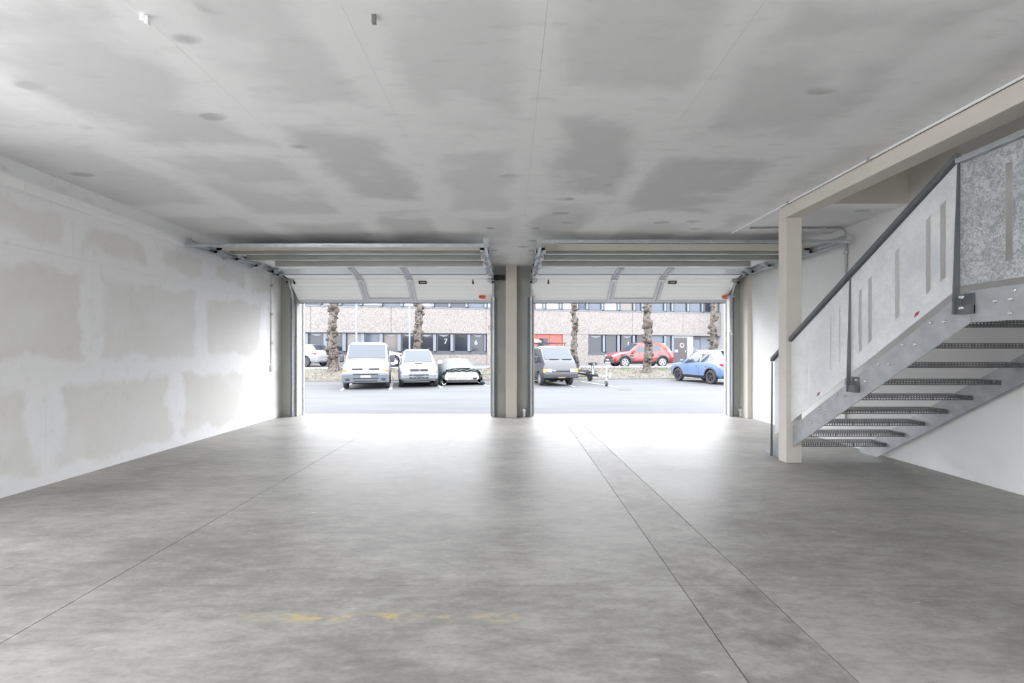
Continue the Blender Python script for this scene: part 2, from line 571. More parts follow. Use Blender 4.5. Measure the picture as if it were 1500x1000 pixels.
conduit('ceiling_conduit', 'grey conduit crossing the ceiling and dropping down the right wall', 
        [(3.60, yc, CEIL - 0.016), (xr(yc) - 0.022, yc, CEIL - 0.016), (xr(yc) - 0.022, yc, 0.4)], 0.015, GALV_DULL,
        clips=[(4.72, yc, CEIL - 0.016), (xr(yc) - 0.022, yc, 2.9), (xr(yc) - 0.022, yc, 2.0)])
conduit('ceiling_conduit', 'thin white conduit run along the top edge of the beam',
        [(3.475, -4.4, 3.272), (3.475, 6.05, 3.272), (3.475, 7.3, 3.272)], 0.0125, PLASTICW,
        clips=[(3.475, y, 3.272) for y in (1.2, 2.9, 4.5, 5.8)])
wc = thing('cable_connector', 'small white cable connector hanging from ceiling above left wall', 'connector', P(212, 22, 2.60))
b0 = wc.location.copy()
zt = CEIL - b0.z
MB().tube([(0, 0, zt), (0.003, 0.01, zt * 0.5), (0, 0, 0.0)], 0.0035, 6).build('cable', PLASTICW, wc)
MB().box(-0.022, 0.004, -0.012, 0.012, -0.035, 0.012).box(0.006, 0.026, -0.012, 0.012, -0.055, -0.008).build('connector_block', PLASTICW, wc, bevel=0.003)
wc = thing('cable_connector', 'small dark cable stub hanging from ceiling towards the middle', 'connector', P(548, 22, 2.60))
zt = CEIL - wc.location.z
MB().tube([(0, 0, zt), (0.004, 0.008, zt * 0.5), (0, 0, 0.0)], 0.006, 6).build('cable', BLACKP, wc)
MB().box(-0.012, 0.012, -0.01, 0.01, -0.05, 0.01).build('connector_block', mat('grey_connector', (120, 120, 116), 0.5), wc, bevel=0.003)
for (px, lab) in ((1085.5, 'small pale conduit stub at the foot of right corner pier'), (768, 'small pale conduit stub at the foot of centre pier')):
    x_ = (px - VX) / F * 10.1
    cs = thing('conduit_stub', lab, 'pipe', (x_, 10.12, 0))
    MB().lathe([(0.0, 0.0), (0.03, 0.0), (0.03, 0.11), (0.045, 0.12), (0.045, 0.17), (0.0, 0.17)], (0, 0, 0), (0, 0, 1), 12).build('pipe', PLASTICW, cs, smooth=True)
    MB().cyl((0, 0, 0.17), (0, 0, 0.21), 0.02, 0.016, 10).build('cap', GALV_DULL, cs)

# ------------------------------------------------------------------ sectional garage doors
JY = [(10.27, 2.54), (9.81, 2.952), (9.23, 3.085), (8.63, 3.10), (8.03, 3.10), (7.43, 3.10)]
GLZ = mat('glazing_acrylic', (214, 220, 224), 0.1, spec=0.9)
SEAL = mat('grey_rubber_seal', (96, 98, 100), 0.7)
STRUT = mat('strut_steel', (176, 178, 172), 0.36, 0.7, var=0.06, scale=20, stretch=(0.2, 1, 1))
def sec_frame(i):
    a, b = Vector((0, *JY[i])), Vector((0, *JY[i + 1]))
    d = (b - a)
    L = d.length
    d = d / L
    n = Vector((0, -d.z, d.y))
    return a, d, n, L
def garage_door(x0, x1, wa, wb_, hx, lamp_x, latch_x, label):
    root = thing('garage_door', label, 'garage door', (0, 10.2, 0))
    off = Vector((0, -10.2, 0))
    def add(mb, name, m, parent=None, **kw):
        mb.v = [Vector(p) + off for p in mb.v]
        return mb.build(name, m, parent or root, **kw)
    secs = []
    for i in range(5):
        a, d, n, L = sec_frame(i)
        prof, t_, e = [(0.004, 0)], 0.10, 0.004
        while t_ < L - 0.06 and not (i == 1 and t_ > 0.2):
            prof += [(t_ - e, 0), (t_, -0.005), (t_ + e, 0)]
            t_ += 0.105
        prof += [(L - 0.004, 0), (L - 0.004, -0.04), (0.004, -0.04)]
        pt = lambda x, u, w: Vector((x, 0, 0)) + a + d * u + n * w
        m = MB().loft([pt(x0, u, w) for u, w in prof], [pt(x1, u, w) for u, w in prof])
        s = add(m, 'door_section', DOORW)
        secs.append(s)
    # reinforcing struts under the raised sections
    for i, ys in ((2, 8.68), (3, 8.10), (4, 7.62)):
        q = [(ys + .055, 3.098), (ys + .03, 3.098), (ys + .03, 3.015), (ys - .03, 3.015), (ys - .03, 3.098), (ys - .055, 3.098),
             (ys - .055, 3.092), (ys - .036, 3.092), (ys - .036, 3.009), (ys + .036, 3.009), (ys + .036, 3.092), (ys + .055, 3.092)]
        xa = x0 + (0.30 if i == 2 else 0.10)
        xb = x1 - (0.12 if i < 4 else 0.04)
        if x0 > 0:
            xa, xb = x0 + 0.12, x1 - (0.30 if i == 2 else 0.1)
        add(MB().loft([(xa, *p) for p in q], [(xb, *p) for p in q]), 'strut', STRUT, secs[i])
    add(MB().box(x0, x1, 7.40, 7.432, 3.03, 3.13), 'end_rail', mat('end_rail_beige', (196, 192, 182), 0.5), secs[4])
    # bottom rail and seal
    a, d, n, L = sec_frame(0)
    pt = lambda x, u, w: Vector((x, 0, 0)) + a + d * u + n * w
    def flat(mb, xa, xb, u0, u1, w0, w1, fr=None):
        A, D, N, _ = fr or (a, d, n, L)
        q = lambda x, u, w: Vector((x, 0, 0)) + A + D * u + N * w
        return mb.loft([q(xa, u0, w0), q(xa, u1, w0), q(xa, u1, w1), q(xa, u0, w1)], [q(xb, u0, w0), q(xb, u1, w0), q(xb, u1, w1), q(xb, u0, w1)])
    add(flat(MB(), x0, x1, -0.05, 0.035, -0.042, 0.006), 'bottom_rail', ALU)
    add(flat(MB(), x0, x1, -0.085, -0.05, -0.034, -0.004), 'bottom_seal', SEAL)
    # wicket door frame on the two lowest sections
    fr1 = sec_frame(1)
    for j, xc in enumerate((wa, wb_)):
        for s_ in (-1, 1):
            xq = xc + s_ * 0.036
            add(flat(MB(), xq - 0.032, xq + 0.032, 0.0, L - 0.01, 0.0, 0.02), 'wicket_frame', ALU)
            add(flat(MB(), xq - 0.032, xq + 0.032, 0.01, fr1[3], 0.0, 0.02, fr1), 'wicket_frame', ALU)
        for u in (0.57,):
            add(flat(MB(), xc - 0.05, xc + 0.05, u, u + 0.05, 0.02, 0.032), 'hinge', GALV)
        add(flat(MB(), xc - 0.04, xc + 0.04, 0.26, 0.31, 0.02, 0.03, fr1), 'hinge', GALV)
    add(flat(MB(), wa + 0.07, wb_ - 0.07, 0.03, 0.09, 0.0, 0.018), 'wicket_sill', ALU)
    # glazed strip of the second section
    edges = [x0 + 0.02, wa - 0.08, wa + 0.08, wb_ - 0.08, wb_ + 0.08, x1 - 0.02]
    for k in range(0, 6, 2):
        xa, xb = edges[k], edges[k + 1]
        add(flat(MB(), xa, xb, 0.235, 0.262, 0.0, 0.006, fr1), 'pane_gasket', DARK)
        p_ = add(flat(MB(), xa + 0.02, xb - 0.02, 0.268, 0.55, -0.03, 0.004, fr1), 'window_pane', GLZ)
        m = MB()
        mid, hw = (xa + xb) / 2, (xb - xa) * 0.36
        q = lambda x, u, w: Vector((x, 0, 0)) + fr1[0] + fr1[1] * u + fr1[2] * w
    # fittings
    m = flat(MB(), hx - 0.085, hx - 0.06, 0.50, 0.56, 0.0, 0.02)
    flat(m, hx + 0.06, hx + 0.085, 0.50, 0.56, 0.0, 0.02); flat(m, hx - 0.085, hx + 0.085, 0.545, 0.565, 0.0, 0.02); flat(m, hx - 0.085, hx + 0.085, 0.495, 0.512, 0.0, 0.02)
    add(m, 'grip_handle', BLACKP)
    m = MB(); c_ = pt(lamp_x, 0.12, 0.03)
    prof2 = [(-0.075, 0.0), (-0.05, -0.028), (0.05, -0.028), (0.075, 0.0), (0.06, 0.03), (-0.06, 0.03)]
    flatq = [pt(lamp_x + u, 0.13 + v, 0.0) for u, v in prof2]
    m.loft(flatq, [p + n * 0.05 for p in flatq])
    lamp = add(m, 'signal_lamp', ORANGE, label=None) if False else add(m, 'signal_lamp', ORANGE)
    tag(lamp, 'orange signal lamp')
    c_ = pt(lamp_x + (0.13 if x0 < 0 else 0), 0.09, 0)
    for xq in ((x1 - 0.06) if x0 < 0 else (x0 + 0.06),):
        add(MB().lathe([(0.0, 0.012), (0.045, 0.012), (0.048, 0.0), (0.03, -0.002), (0.0, -0.002)], pt(xq, 0.10, 0.0), n, 16), 'round_label', PLASTICW)
    for xq in latch_x:
        m = flat(MB(), xq - 0.016, xq + 0.016, 0.50, 0.55, 0.0, 0.03)
        flat(m, xq - 0.009, xq + 0.009, 0.55, 0.60, 0.0, 0.02)
        add(m, 'latch', BLACKP)
    # roller brackets at both ends
    for xq, sg in ((x0, 1), (x1, -1)):
        for (yy, zz) in ((9.81, 2.94), (9.42, 3.03), (9.23, 3.06), (8.63, 3.07), (8.03, 3.07), (7.45, 3.07)):
            m = MB().box(min(xq, xq + sg * 0.09), max(xq, xq + sg * 0.09), yy - 0.05, yy + 0.05, zz - 0.05, zz - 0.005)
            m.box(min(xq, xq + sg * 0.05), max(xq, xq + sg * 0.05), yy - 0.03, yy + 0.03, zz - 0.085, zz - 0.05)
            rb = add(m, 'roller_bracket', GALV)
            add(MB().cyl((xq - sg * 0.05, yy, zz - 0.055), (xq + sg * 0.03, yy, zz - 0.055), 0.022, n=10), 'roller', BLACKP, rb)
    m = flat(MB(), x0 + 0.0, x0 + 0.10, -0.05, 0.10, 0.0, 0.02); flat(m, x1 - 0.10, x1, -0.05, 0.10, 0.0, 0.02)
    return root
garage_door(-4.69, -0.40, -3.18, -2.14, -1.87, -0.62, (-0.80, -4.60), 'left white sectional garage door raised open with orange lamp')
garage_door(0.46, 4.77, 2.19, 3.20, 3.44, 4.70, (0.80,), 'right white sectional garage door raised open beside the stairs')

def door_track(x, sg, yend, label, hang):
    """C-shaped steel track: vertical, bend, long horizontal run, carried by hangers from the ceiling; sg points into the opening"""
    root = thing('door_track', label, 'track', (x, 10.12, 0), 0, 'steel tracks of the garage doors')
    path = [(0.0, 0.0), (0.0, 2.52)]
    R_ = 0.47
    for k in range(1, 9):
        t_ = k / 8 * PI / 2
        path.append((-R_ + R_ * math.cos(t_), 2.52 + R_ * math.sin(t_)))
    path.append((yend - 10.12, 3.0))
    def sweep(w0, w1, n0, n1, pts):
        vs, fs = [], []
        for i, p in enumerate(pts):
            a_ = Vector(pts[max(0, i - 1)]); b_ = Vector(pts[min(len(pts) - 1, i + 1)])
            d_ = (b_ - a_).normalized()
            nn = Vector((-d_.y, d_.x))
            for (w, q) in ((w0, n0), (w1, n0), (w1, n1), (w0, n1)):
                c = Vector(p) + nn * q
                vs.append((w, c.x, c.y))
        k = len(pts)
        fs = [(0, 1, 2, 3), tuple(4 * (k - 1) + j for j in (3, 2, 1, 0))]
        for i in range(k - 1):
            fs += [(4 * i + j, 4 * i + (j + 1) % 4, 4 * i + 4 + (j + 1) % 4, 4 * i + 4 + j) for j in range(4)]
        return vs, fs
    s = sg
    m = MB()
    m.add(*sweep(min(0, -s * 0.004), max(0, -s * 0.004), -0.03, 0.03, path))
    m.add(*sweep(min(0, s * 0.035), max(0, s * 0.035), -0.03, -0.027, path))
    m.add(*sweep(min(0, s * 0.035), max(0, s * 0.035), 0.027, 0.03, path))
    m.build('track_rail', GALV, root)
    # angle iron the upright is bolted to
    m = MB().box(min(-s * .06, -s * .005), max(-s * .06, -s * .005), 0.02, 0.06, 0, 2.6).box(min(-s * .012, -s * .005), max(-s * .012, -s * .005), -0.04, 0.02, 0, 2.6)
    up_ = m.build('upright_angle', mat('angle_steel', (112, 118, 124), 0.4, 0.6), root)
    for z in (0.25, 0.7, 1.15, 1.6, 2.05, 2.45):
        MB().cyl((-s * 0.012, -0.01, z), (s * 0.012, -0.01, z), 0.012, n=8).build('bolt', GALV_DULL, up_)
    # stiffening angle over the horizontal run
    MB().box(-0.02, 0.02, yend - 10.12, -0.75, 3.035, 3.04).box(-0.022, -0.018, yend - 10.12, -0.75, 3.035, 3.085).build('stiffening_angle', GALV, root)
    MB().box(-0.04, 0.04, yend - 10.125, yend - 10.115, 2.95, 3.09).build('end_plate', GALV, root)
    for yy in hang:
        h = MB().box(-0.004, 0.004, yy - 10.12 - 0.02, yy - 10.12 + 0.02, 3.0, CEIL)
        h.box(min(0, -s * 0.10), max(0, -s * 0.10), yy - 10.12 - 0.02, yy - 10.12 + 0.02, CEIL - 0.006, CEIL)
        h.build('hanger', GALV_DULL, root)
    for yy in (9.3, 8.5, 7.7):
        m = MB().box(-0.035, 0.035, yy - 10.16, yy - 10.08, 2.955, 2.968).box(-0.02, 0.02, yy - 10.13, yy - 10.11, 2.94, 2.955)
        m.build('track_clamp', GALV_DULL, root)
    return root
door_track(-4.75, 1, 6.86, 'galvanised door track along the left wall', (8.0,))
door_track(-0.36, -1, 6.86, 'galvanised door track left of the centre pillar', (7.05, 8.6))
door_track(0.43, 1, 6.86, 'galvanised door track right of the centre pillar', (7.05, 8.6))
door_track(4.82, -1, 6.62, 'galvanised door track along right wall, its end above the stair rail', (8.0,))
def tie(x0, x1, y, label):
    r = thing('tie_bar', label, 'bar', ((x0 + x1) / 2, y, 2.95))
    h = (x1 - x0) / 2
    MB().box(-h, h, -0.004, 0.0, 0.0, 0.045).box(-h, h, -0.03, 0.0, 0.041, 0.045).build('angle_bar', GALV, r)
    for s_ in (-1, 1):
        MB().cyl((s_ * (h - 0.06), -0.012, 0.022), (s_ * (h - 0.06), 0.0, 0.022), 0.012, n=8).build('bolt', BOLT, r)
    MB().box(-h * 0.1, h * 0.1, -0.006, -0.004, 0.01, 0.03).build('splice_plate', GALV_DULL, r)
tie(-4.79, -0.34, 6.83, 'horizontal steel tie bar joining rear ends of the left door tracks')
tie(0.41, 4.80, 6.59, 'horizontal steel tie bar joining rear ends of the right door tracks')
# pull cord and wire hook on the doors
pc = thing('pull_cord', 'thin cord with handle hanging at the right garage door jamb', 'cord', (4.71, 9.97, 1.86))
MB().box(-0.02, 0.10, -0.02, 0.16, 0.73, 0.76).build('cord_bracket', GALV, pc)
MB().tube([(0.0, 0.0, 0.75), (-0.01, 0, 0.4), (0.0, 0, 0.0)], 0.005, 6).build('cord', PLASTICW, pc)
MB().tube([(0.0, 0, 0.0), (-0.06, 0, -0.08), (0.06, 0, -0.08), (0.0, 0, 0.0)], 0.008, 6).build('triangle_grip', PLASTICW, pc)
pc = thing('pull_cord', 'grey hook and cord hanging at the left garage door beside the centre pier', 'cord', (-0.43, 9.98, 1.95))
MB().tube([(0.0, 0.0, 0.6), (-0.01, 0, 0.3), (0.0, 0, 0.02)], 0.005, 6).build('cord', GALV_DULL, pc)
MB().tube([(0.0, 0, 0.03), (-0.05, 0, 0.0), (-0.03, 0, -0.06), (0.05, 0, -0.03), (0.04, 0, 0.02)], 0.009, 6).build('hook', GALV_DULL, pc)

# ------------------------------------------------------------------ steel staircase
g = NT('spangled_zinc')
pos = g.n('ShaderNodeNewGeometry').outputs['Position']
vo = g.n('ShaderNodeTexVoronoi'); vo.inputs['Scale'].default_value = 60
nz = g.noise(pos, 9, 5, 0.6, 'Color')
mv = g.n('ShaderNodeMix', data_type='VECTOR'); mv.inputs[0].default_value = 0.25
g.t.links.new(pos, mv.inputs[4]); g.t.links.new(nz, mv.inputs[5]); g.t.links.new(mv.outputs[1], vo.inputs['Vector'])
bw = g.n('ShaderNodeRGBToBW'); g.t.links.new(vo.outputs['Color'], bw.inputs[0])
big = g.noise(pos, 5, 6, 0.7)
t = g.math('ADD', g.math('MULTIPLY', bw.outputs[0], 0.5), g.math('MULTIPLY', big, 0.6))
g.color(g.mix(g.smooth(t, 0.3, 0.85), lin((158, 161, 164)), lin((222, 225, 227))))
g.rough(g.math('ADD', g.math('MULTIPLY', big, 0.25), 0.22))
g.b.inputs['Metallic'].default_value = 0.4
SPANGLE = g.m
g = NT('smooth_zinc_sheet')
pos = g.n('ShaderNodeNewGeometry').outputs['Position']
big = g.noise(pos, 2.2, 7, 0.65); fin = g.noise(pos, 30, 4, 0.6)
g.color(g.mix(g.smooth(g.math('ADD', g.math('MULTIPLY', big, 0.7), g.math('MULTIPLY', fin, 0.3)), 0.35, 0.65), lin((220, 222, 224)), lin((240, 241, 242))))
g.rough(g.math('ADD', g.math('MULTIPLY', big, 0.3), 0.22))
g.b.inputs['Metallic'].default_value = 0.35
ZINC = g.m

XL, XR = 3.575, 4.89
SL = 0.632
st = thing('staircase', 'galvanised steel staircase with perforated treads rising beside the right wall', 'staircase', (4.28, 5.0, 0))
SO = Vector((4.28, 5.0, 0))
def sadd(mb, name, m, parent=None, **kw):
    mb.v = [Vector(p) - SO for p in mb.v]
    return mb.build(name, m, parent or st, **kw)
zb = lambda y: 0.32 + SL * (5.693 - y)
YK = 3.60                                        # where the flight meets the landing
def stringer(x0, x1, name='stringer'):
    y_f = 5.693 + 0.32 / SL                      # lower edge meets the floor
    y_t = y_f + 0.268 / SL - 0.12
    poly = [(y_f, 0.0), (y_t, 0.0), (y_t, 0.08), (YK + 0.08, zb(YK + 0.08) + 0.268), (YK + 0.02, 1.86), (YK - 0.04, zb(YK) - 0.0)]
    poly = [(y_f, 0.002), (y_t, 0.002), (y_t, zb(y_t) + 0.268), (YK + 0.055, zb(YK + 0.055) + 0.268), (YK - 0.0, zb(YK) - 0.004)]
    return sadd(MB().loft([(x0, *p) for p in poly], [(x1, *p) for p in poly]), name, GALV_DULL)
def landing_beam(x0, x1):
    poly = [(YK + 0.05, 1.88), (YK - 0.0, 1.632), (1.2, 1.632), (1.2, 1.88)]
    return sadd(MB().loft([(x0, *p) for p in poly], [(x1, *p) for p in poly]), 'landing_beam', GALV_DULL)
sl = stringer(XL, XL + 0.01)
sr = stringer(XR, XR + 0.01)
la = landing_beam(XL + 0.004, XL + 0.014); lb = landing_beam(XR, XR + 0.01)
# inward flange that shows as a pale fold at the knee
# treads
TY = [6.045 - 0.2837 * i for i in range(9)]
TZ = [0.175 + 0.1802 * i for i in range(9)]
def perf(m, o, ux, uy, nx, ny, cx, cy, hole):
    """perforated sheet: nx by ny cells, each with a square hole"""
    o, ux, uy = Vector(o), Vector(ux), Vector(uy)
    for j in range(ny):
        for i in range(nx):
            a = o + ux * (i * cx) + uy * (j * cy)
            q = [(0, 0), (cx, 0), (cx, cy), (0, cy)]
            k = [(cx * (.5 - hole / 2), cy * (.5 - hole / 2)), (cx * (.5 + hole / 2), cy * (.5 - hole / 2)), (cx * (.5 + hole / 2), cy * (.5 + hole / 2)), (cx * (.5 - hole / 2), cy * (.5 + hole / 2))]
            vs = [a + ux * u + uy * v for u, v in q + k]
            m.add(vs, [(e, (e + 1) % 4, 4 + (e + 1) % 4, 4 + e) for e in range(4)])
def tread_mesh():
    W, D, H = XR - XL - 0.012, 0.24, 0.046
    m = MB()
    n = 44
    cx = W / n
    perf(m, (0, 0, H), (1, 0, 0), (0, 1, 0), n, 8, cx, D / 8, 0.55)              # top
    for y in (0.0, D):                                                            # folded lips
        perf(m, (0, y, 0.006), (1, 0, 0), (0, 0, 1), n, 2, cx, (H - 0.006) / 2, 0.64)
        m.box(0, W, y - 0.002, y + 0.002, -0.002, 0.006)
    m.box(0, W, D - 0.02, D + 0.001, H, H + 0.003)
    m.box(0, 0.004, 0, D, 0, H); m.box(W - 0.004, W, 0, D, 0, H)
    # close the plate between hole fields
    for k in (0.0, 0.34, 0.67, 0.985):
        for y in (0.0,):
            m.box(W * k, W * k + 0.015, y - 0.001, y + 0.001, 0, H)
    return m
t0 = None
for i in range(9):
    loc = Vector((XL + 0.011, TY[i], TZ[i])) - SO
    if t0 is None:
        t0 = tread_mesh().build('tread', TREADM, st, fix=False)
        t0.location = loc
    else:
        copy_part(t0, st, loc)
sadd(MB().box(XL + 0.014, XR, 1.2, YK - 0.02, 1.80, 1.83), 'landing_plate', TREADM)
# bolts on the left stringer
bm0 = None
def bolt_at(x, y, z, parent, r=0.016):
    global bm0
    if bm0 is None:
        m = MB().lathe([(0.0, -0.02), (0.010, -0.02), (0.016, -0.010), (0.017, 0.0), (0.0, 0.0)], (0, 0, 0), (1, 0, 0), 10)
        bm0 = m.build('bolt', BOLT, parent, smooth=True)
        bm0.location = Vector((x, y, z)) - SO
        return bm0
    return copy_part(bm0, parent, Vector((x, y, z)) - SO)
for px, py, in ((1178, 615), (1189, 618), (1201, 598), (1212, 600), (1227, 578), (1239, 580), (1255.5, 556.5), (1269.5, 558), (1288, 533), (1303.5, 533), (1324, 504.5), (1342, 504), (1365.5, 472.5), (1385.5, 471)):
    y = F * XL / (px - VX)
    bolt_at(XL, y, EYE - (py - VY) / F * y, sl)
for px, py, p_ in ((1486, 425.5, la), (1481, 438, la), (1459, 441, la), (1481, 458.5, la)):
    y = F * XL / (px - VX)
    bolt_at(XL + 0.004, y, EYE - (py - VY) / F * y, p_)
for i in range(2, 8):
    for dy_ in (0.05, 0.2):
        o = bolt_at(XR, TY[i] + dy_, TZ[i] + 0.03, sr)
# railing: panels with slots, posts, handrail
zt_ = lambda y: zb(y) + 0.268
PX = 3.555
def panel(y0, y1, zlo, zhi, slots, m):
    """sheet between depths y0>y1 with through slots (ya, yb, lo, hi above the lower edge)"""
    mb = MB()
    def quad(ya, yb, f0, f1):
        mb.loft([(PX, ya, f0(ya)), (PX, yb, f0(yb)), (PX, yb, f1(yb)), (PX, ya, f1(ya))], [(PX + .003, ya, f0(ya)), (PX + .003, yb, f0(yb)), (PX + .003, yb, f1(yb)), (PX + .003, ya, f1(ya))])
    y = y0
    for ya, yb, lo, hi in slots:
        quad(y, ya, zlo, zhi)
        quad(ya, yb, zlo, lambda q, lo=lo: zlo(q) + lo)
        quad(ya, yb, lambda q, hi=hi: zlo(q) + hi, zhi)
        y = yb
    quad(y, y1, zlo, zhi)
    return sadd(mb, 'rail_panel', m, fix=True)
yx = lambda px: F * PX / (px - VX)
plo = lambda y: zt_(y) + 0.055
phi = lambda y: zt_(y) + 1.055
pan0 = panel(yx(1135), yx(1243), plo, phi, [(yx(1183), yx(1186.5), 0.12, 0.72), (yx(1216), yx(1219), 0.22, 0.82), (yx(1229), yx(1231.5), 0.22, 0.82)], ZINC)
pan1 = panel(yx(1248), yx(1402), plo, phi, [(yx(1257.5), yx(1262.5), 0.15, 0.78), (yx(1271.5), yx(1277), 0.16, 0.80), (yx(1311), yx(1317.5), 0.17, 0.80), (yx(1356), yx(1363.5), 0.17, 0.80), (yx(1377), yx(1385.5), 0.17, 0.80)], ZINC)
pan2 = panel(yx(1407), 1.2, lambda y: 1.925, lambda y: 2.885, [(yx(1472.5), yx(1483.5), 0.13, 0.83), (yx(1530), yx(1545), 0.13, 0.83)], SPANGLE)
for px, py in ((1199, 577), (1343, 460)):
    y = yx(px); z = EYE - (py - VY) / F * y
    dd = 0.028
    par = pan0 if px < 1240 else pan1
    s_ = sadd(MB().plate([(PX, y + dd, z - dd), (PX, y - dd * 0.4, z - dd * 0.3), (PX, y - dd * 1.1, z + dd), (PX, y + dd * 0.5, z + dd * 0.4)], (-1, 0, 0), 0.001), 'red_sticker', REDTAG, par)
# handrail
rail = MB()
yA, yB = yx(1132), yx(1405)
zr = lambda y: zt_(y) + 1.12
RAILM = mat('rail_steel', (120, 123, 126), 0.45, 0.7)
q = [(-0.035, -0.05), (0.02, -0.05), (0.02, 0.0), (-0.035, 0.0)]
hr = sadd(rail.loft([(PX + u, yA, zr(yA) + w) for u, w in q], [(PX + u, yB, zr(yB) + w) for u, w in q]), 'handrail', RAILM, bevel=0.004)
hr2 = sadd(MB().loft([(PX + u, yB, 2.935 + w * 0.8) for u, w in q], [(PX + u, 1.2, 2.935 + w * 0.8) for u, w in q]), 'handrail', GALV, bevel=0.004)
def post(y, ztop, zbot, wt, wbm):
    m = MB().loft([(PX - wbm, y - .006, zbot), (PX - 0.002, y - .006, zbot), (PX - 0.002, y + .006, zbot), (PX - wbm, y + .006, zbot)],
                  [(PX - wt, y - .006, ztop), (PX - 0.002, y - .006, ztop), (PX - 0.002, y + .006, ztop), (PX - wt, y + .006, ztop)])
    p_ = sadd(m, 'rail_post', RAILM)
    if y > 6:
        return p_
    m = MB().box(PX - 0.03, PX + 0.02, y - 0.10, y - 0.006, zbot, zbot + 0.07).box(PX + 0.012, PX + 0.02, y - 0.10, y + 0.006, zbot, zbot + 0.16)
    f_ = sadd(m, 'post_foot', RAILM, p_)
    return p_
post(yx(1246), zr(yx(1246)) - 0.05, zt_(yx(1246)) - 0.13, 0.008, 0.045)
p3 = post(yx(1406), 2.90, 1.70, 0.016, 0.06)
post(6.30, zr(6.30) - 0.05, 0.0, 0.012, 0.03)
for z in (1.745, 1.83):
    bolt_at(PX - 0.03, yx(1406) - 0.05, z, p3)

# ------------------------------------------------------------------ the yard outside
GZ = -0.12
TOPZ = 0.40
foot = lambda x: 24.2 + 0.12 * (x + 10.5)
topl = lambda x: foot(x) + 4.0
facl = lambda x: 39.6 + 0.2 * x
def bank_z(x, y):
    t_ = (y - foot(x)) / 4.0
    return GZ + max(0.0, min(1.0, t_)) * (TOPZ - GZ)
ASPH = NT('weathered_asphalt')
pos = ASPH.n('ShaderNodeNewGeometry').outputs['Position']
n1 = ASPH.noise(ASPH.mapping(pos, (0.25, 1.2, 1)), 1.1, 6, 0.6)
n2 = ASPH.noise(pos, 40, 3, 0.6)
t = ASPH.smooth(ASPH.math('ADD', ASPH.math('MULTIPLY', n1, 0.7), ASPH.math('MULTIPLY', n2, 0.3)), 0.35, 0.68)
ASPH.color(ASPH.mix(t, lin((58, 60, 63)), lin((69, 71, 75))))
ASPH.rough(0.85)
ASPH.bump(n2, 0.3, 0.01)
ASPH = ASPH.m
def sheet(name, poly, m, t_=0.05):
    return MB().plate([(p[0], p[1], p[2] - t_) for p in poly], (0, 0, 1), t_).build(name, m)
struct(sheet('road', [(-60, -45, -0.13), (60, -45, -0.13), (60, OUTY, -0.13), (-60, OUTY, -0.13)], mat('pale_bounce_ground', (190, 189, 186), 0.85, var=0.05, scale=0.6)), 'unseen pale ground around the building, added to bounce daylight indoors')  # out-of-view ground, added and kept pale to bounce light onto the ceiling
struct(sheet('road', [(-60, OUTY, -0.04), (60, OUTY, -0.04), (60, 12.5, GZ), (-60, 12.5, GZ)], ASPH), 'grey asphalt apron sloping from the doors')
struct(sheet('road', [(-60, 12.5, GZ), (60, 12.5, GZ), (60, foot(60), GZ), (-60, foot(-60) if foot(-60) > 13 else 13, GZ)], ASPH), 'grey asphalt yard in front of the parked vehicles')
struct(sheet('road', [(-60, topl(-60), TOPZ), (60, topl(60), TOPZ), (60, facl(60), TOPZ), (-60, facl(-60), TOPZ)], mat('upper_asphalt', (82, 83, 87), 0.85, var=0.08, scale=2)), 'upper asphalt lane along the building')
# bank with dry grass
g = NT('dry_bank_soil')
pos = g.n('ShaderNodeNewGeometry').outputs['Position']
a_ = g.noise(pos, 2.2, 8, 0.7); b_ = g.noise(pos, 14, 5, 0.7)
t = g.smooth(g.math('ADD', g.math('MULTIPLY', a_, 0.5), g.math('MULTIPLY', b_, 0.5)), 0.35, 0.66)
g.color(g.mix(t, lin((55, 52, 46)), lin((100, 96, 88))))
g.rough(0.95); g.bump(b_, 0.6, 0.05)
mb = MB()
NX, NY = 150, 12
random.seed(4)
vs = []
for j in range(NY + 1):
    for i in range(NX + 1):
        x = -45 + 90 * i / NX
        y = foot(x) + 4.0 * j / NY
        z = GZ + (TOPZ - GZ) * j / NY
        if 0 < j < NY:
            z += 0.05 * (noise.noise(Vector((x * 0.9, y * 0.9, 0)))) + 0.05 * math.sin(PI * j / NY)
        vs.append((x, y, z))
mb.add(vs, [(j * (NX + 1) + i, j * (NX + 1) + i + 1, (j + 1) * (NX + 1) + i + 1, (j + 1) * (NX + 1) + i) for j in range(NY) for i in range(NX)])
struct(mb.build('terrain', g.m, smooth='all'), 'low sloping bank of dry soil between yard and upper lane')
def tufts(name, label, m, n, box_, h0, h1, seed, green=False):
    random.seed(seed)
    k = MB()
    for _ in range(n):
        x = random.uniform(box_[0], box_[1])
        y = foot(x) + random.uniform(box_[2], box_[3])
        z = bank_z(x, y) + 0.03
        for b in range(5):
            an = random.uniform(0, 2 * PI); h = random.uniform(h0, h1); l = random.uniform(0.2, 0.9) * h
            w = 0.012
            dx, dy_ = math.cos(an), math.sin(an)
            k.add([(x - dy_ * w, y + dx * w, z - 0.03), (x + dy_ * w, y - dx * w, z - 0.03), (x + dx * l, y + dy_ * l, z + h)], [(0, 1, 2)])
    o = k.build(name, m, fix=False)
    return tag(o, label, 'grass', kind='stuff')
tufts('dry_grass', 'short dry straw-coloured grass all over the bank', mat('dry_grass', (100, 96, 87), 0.9), 3600, (-14, 18, 0.1, 3.9), 0.04, 0.11, 1)
k = MB(); random.seed(9)
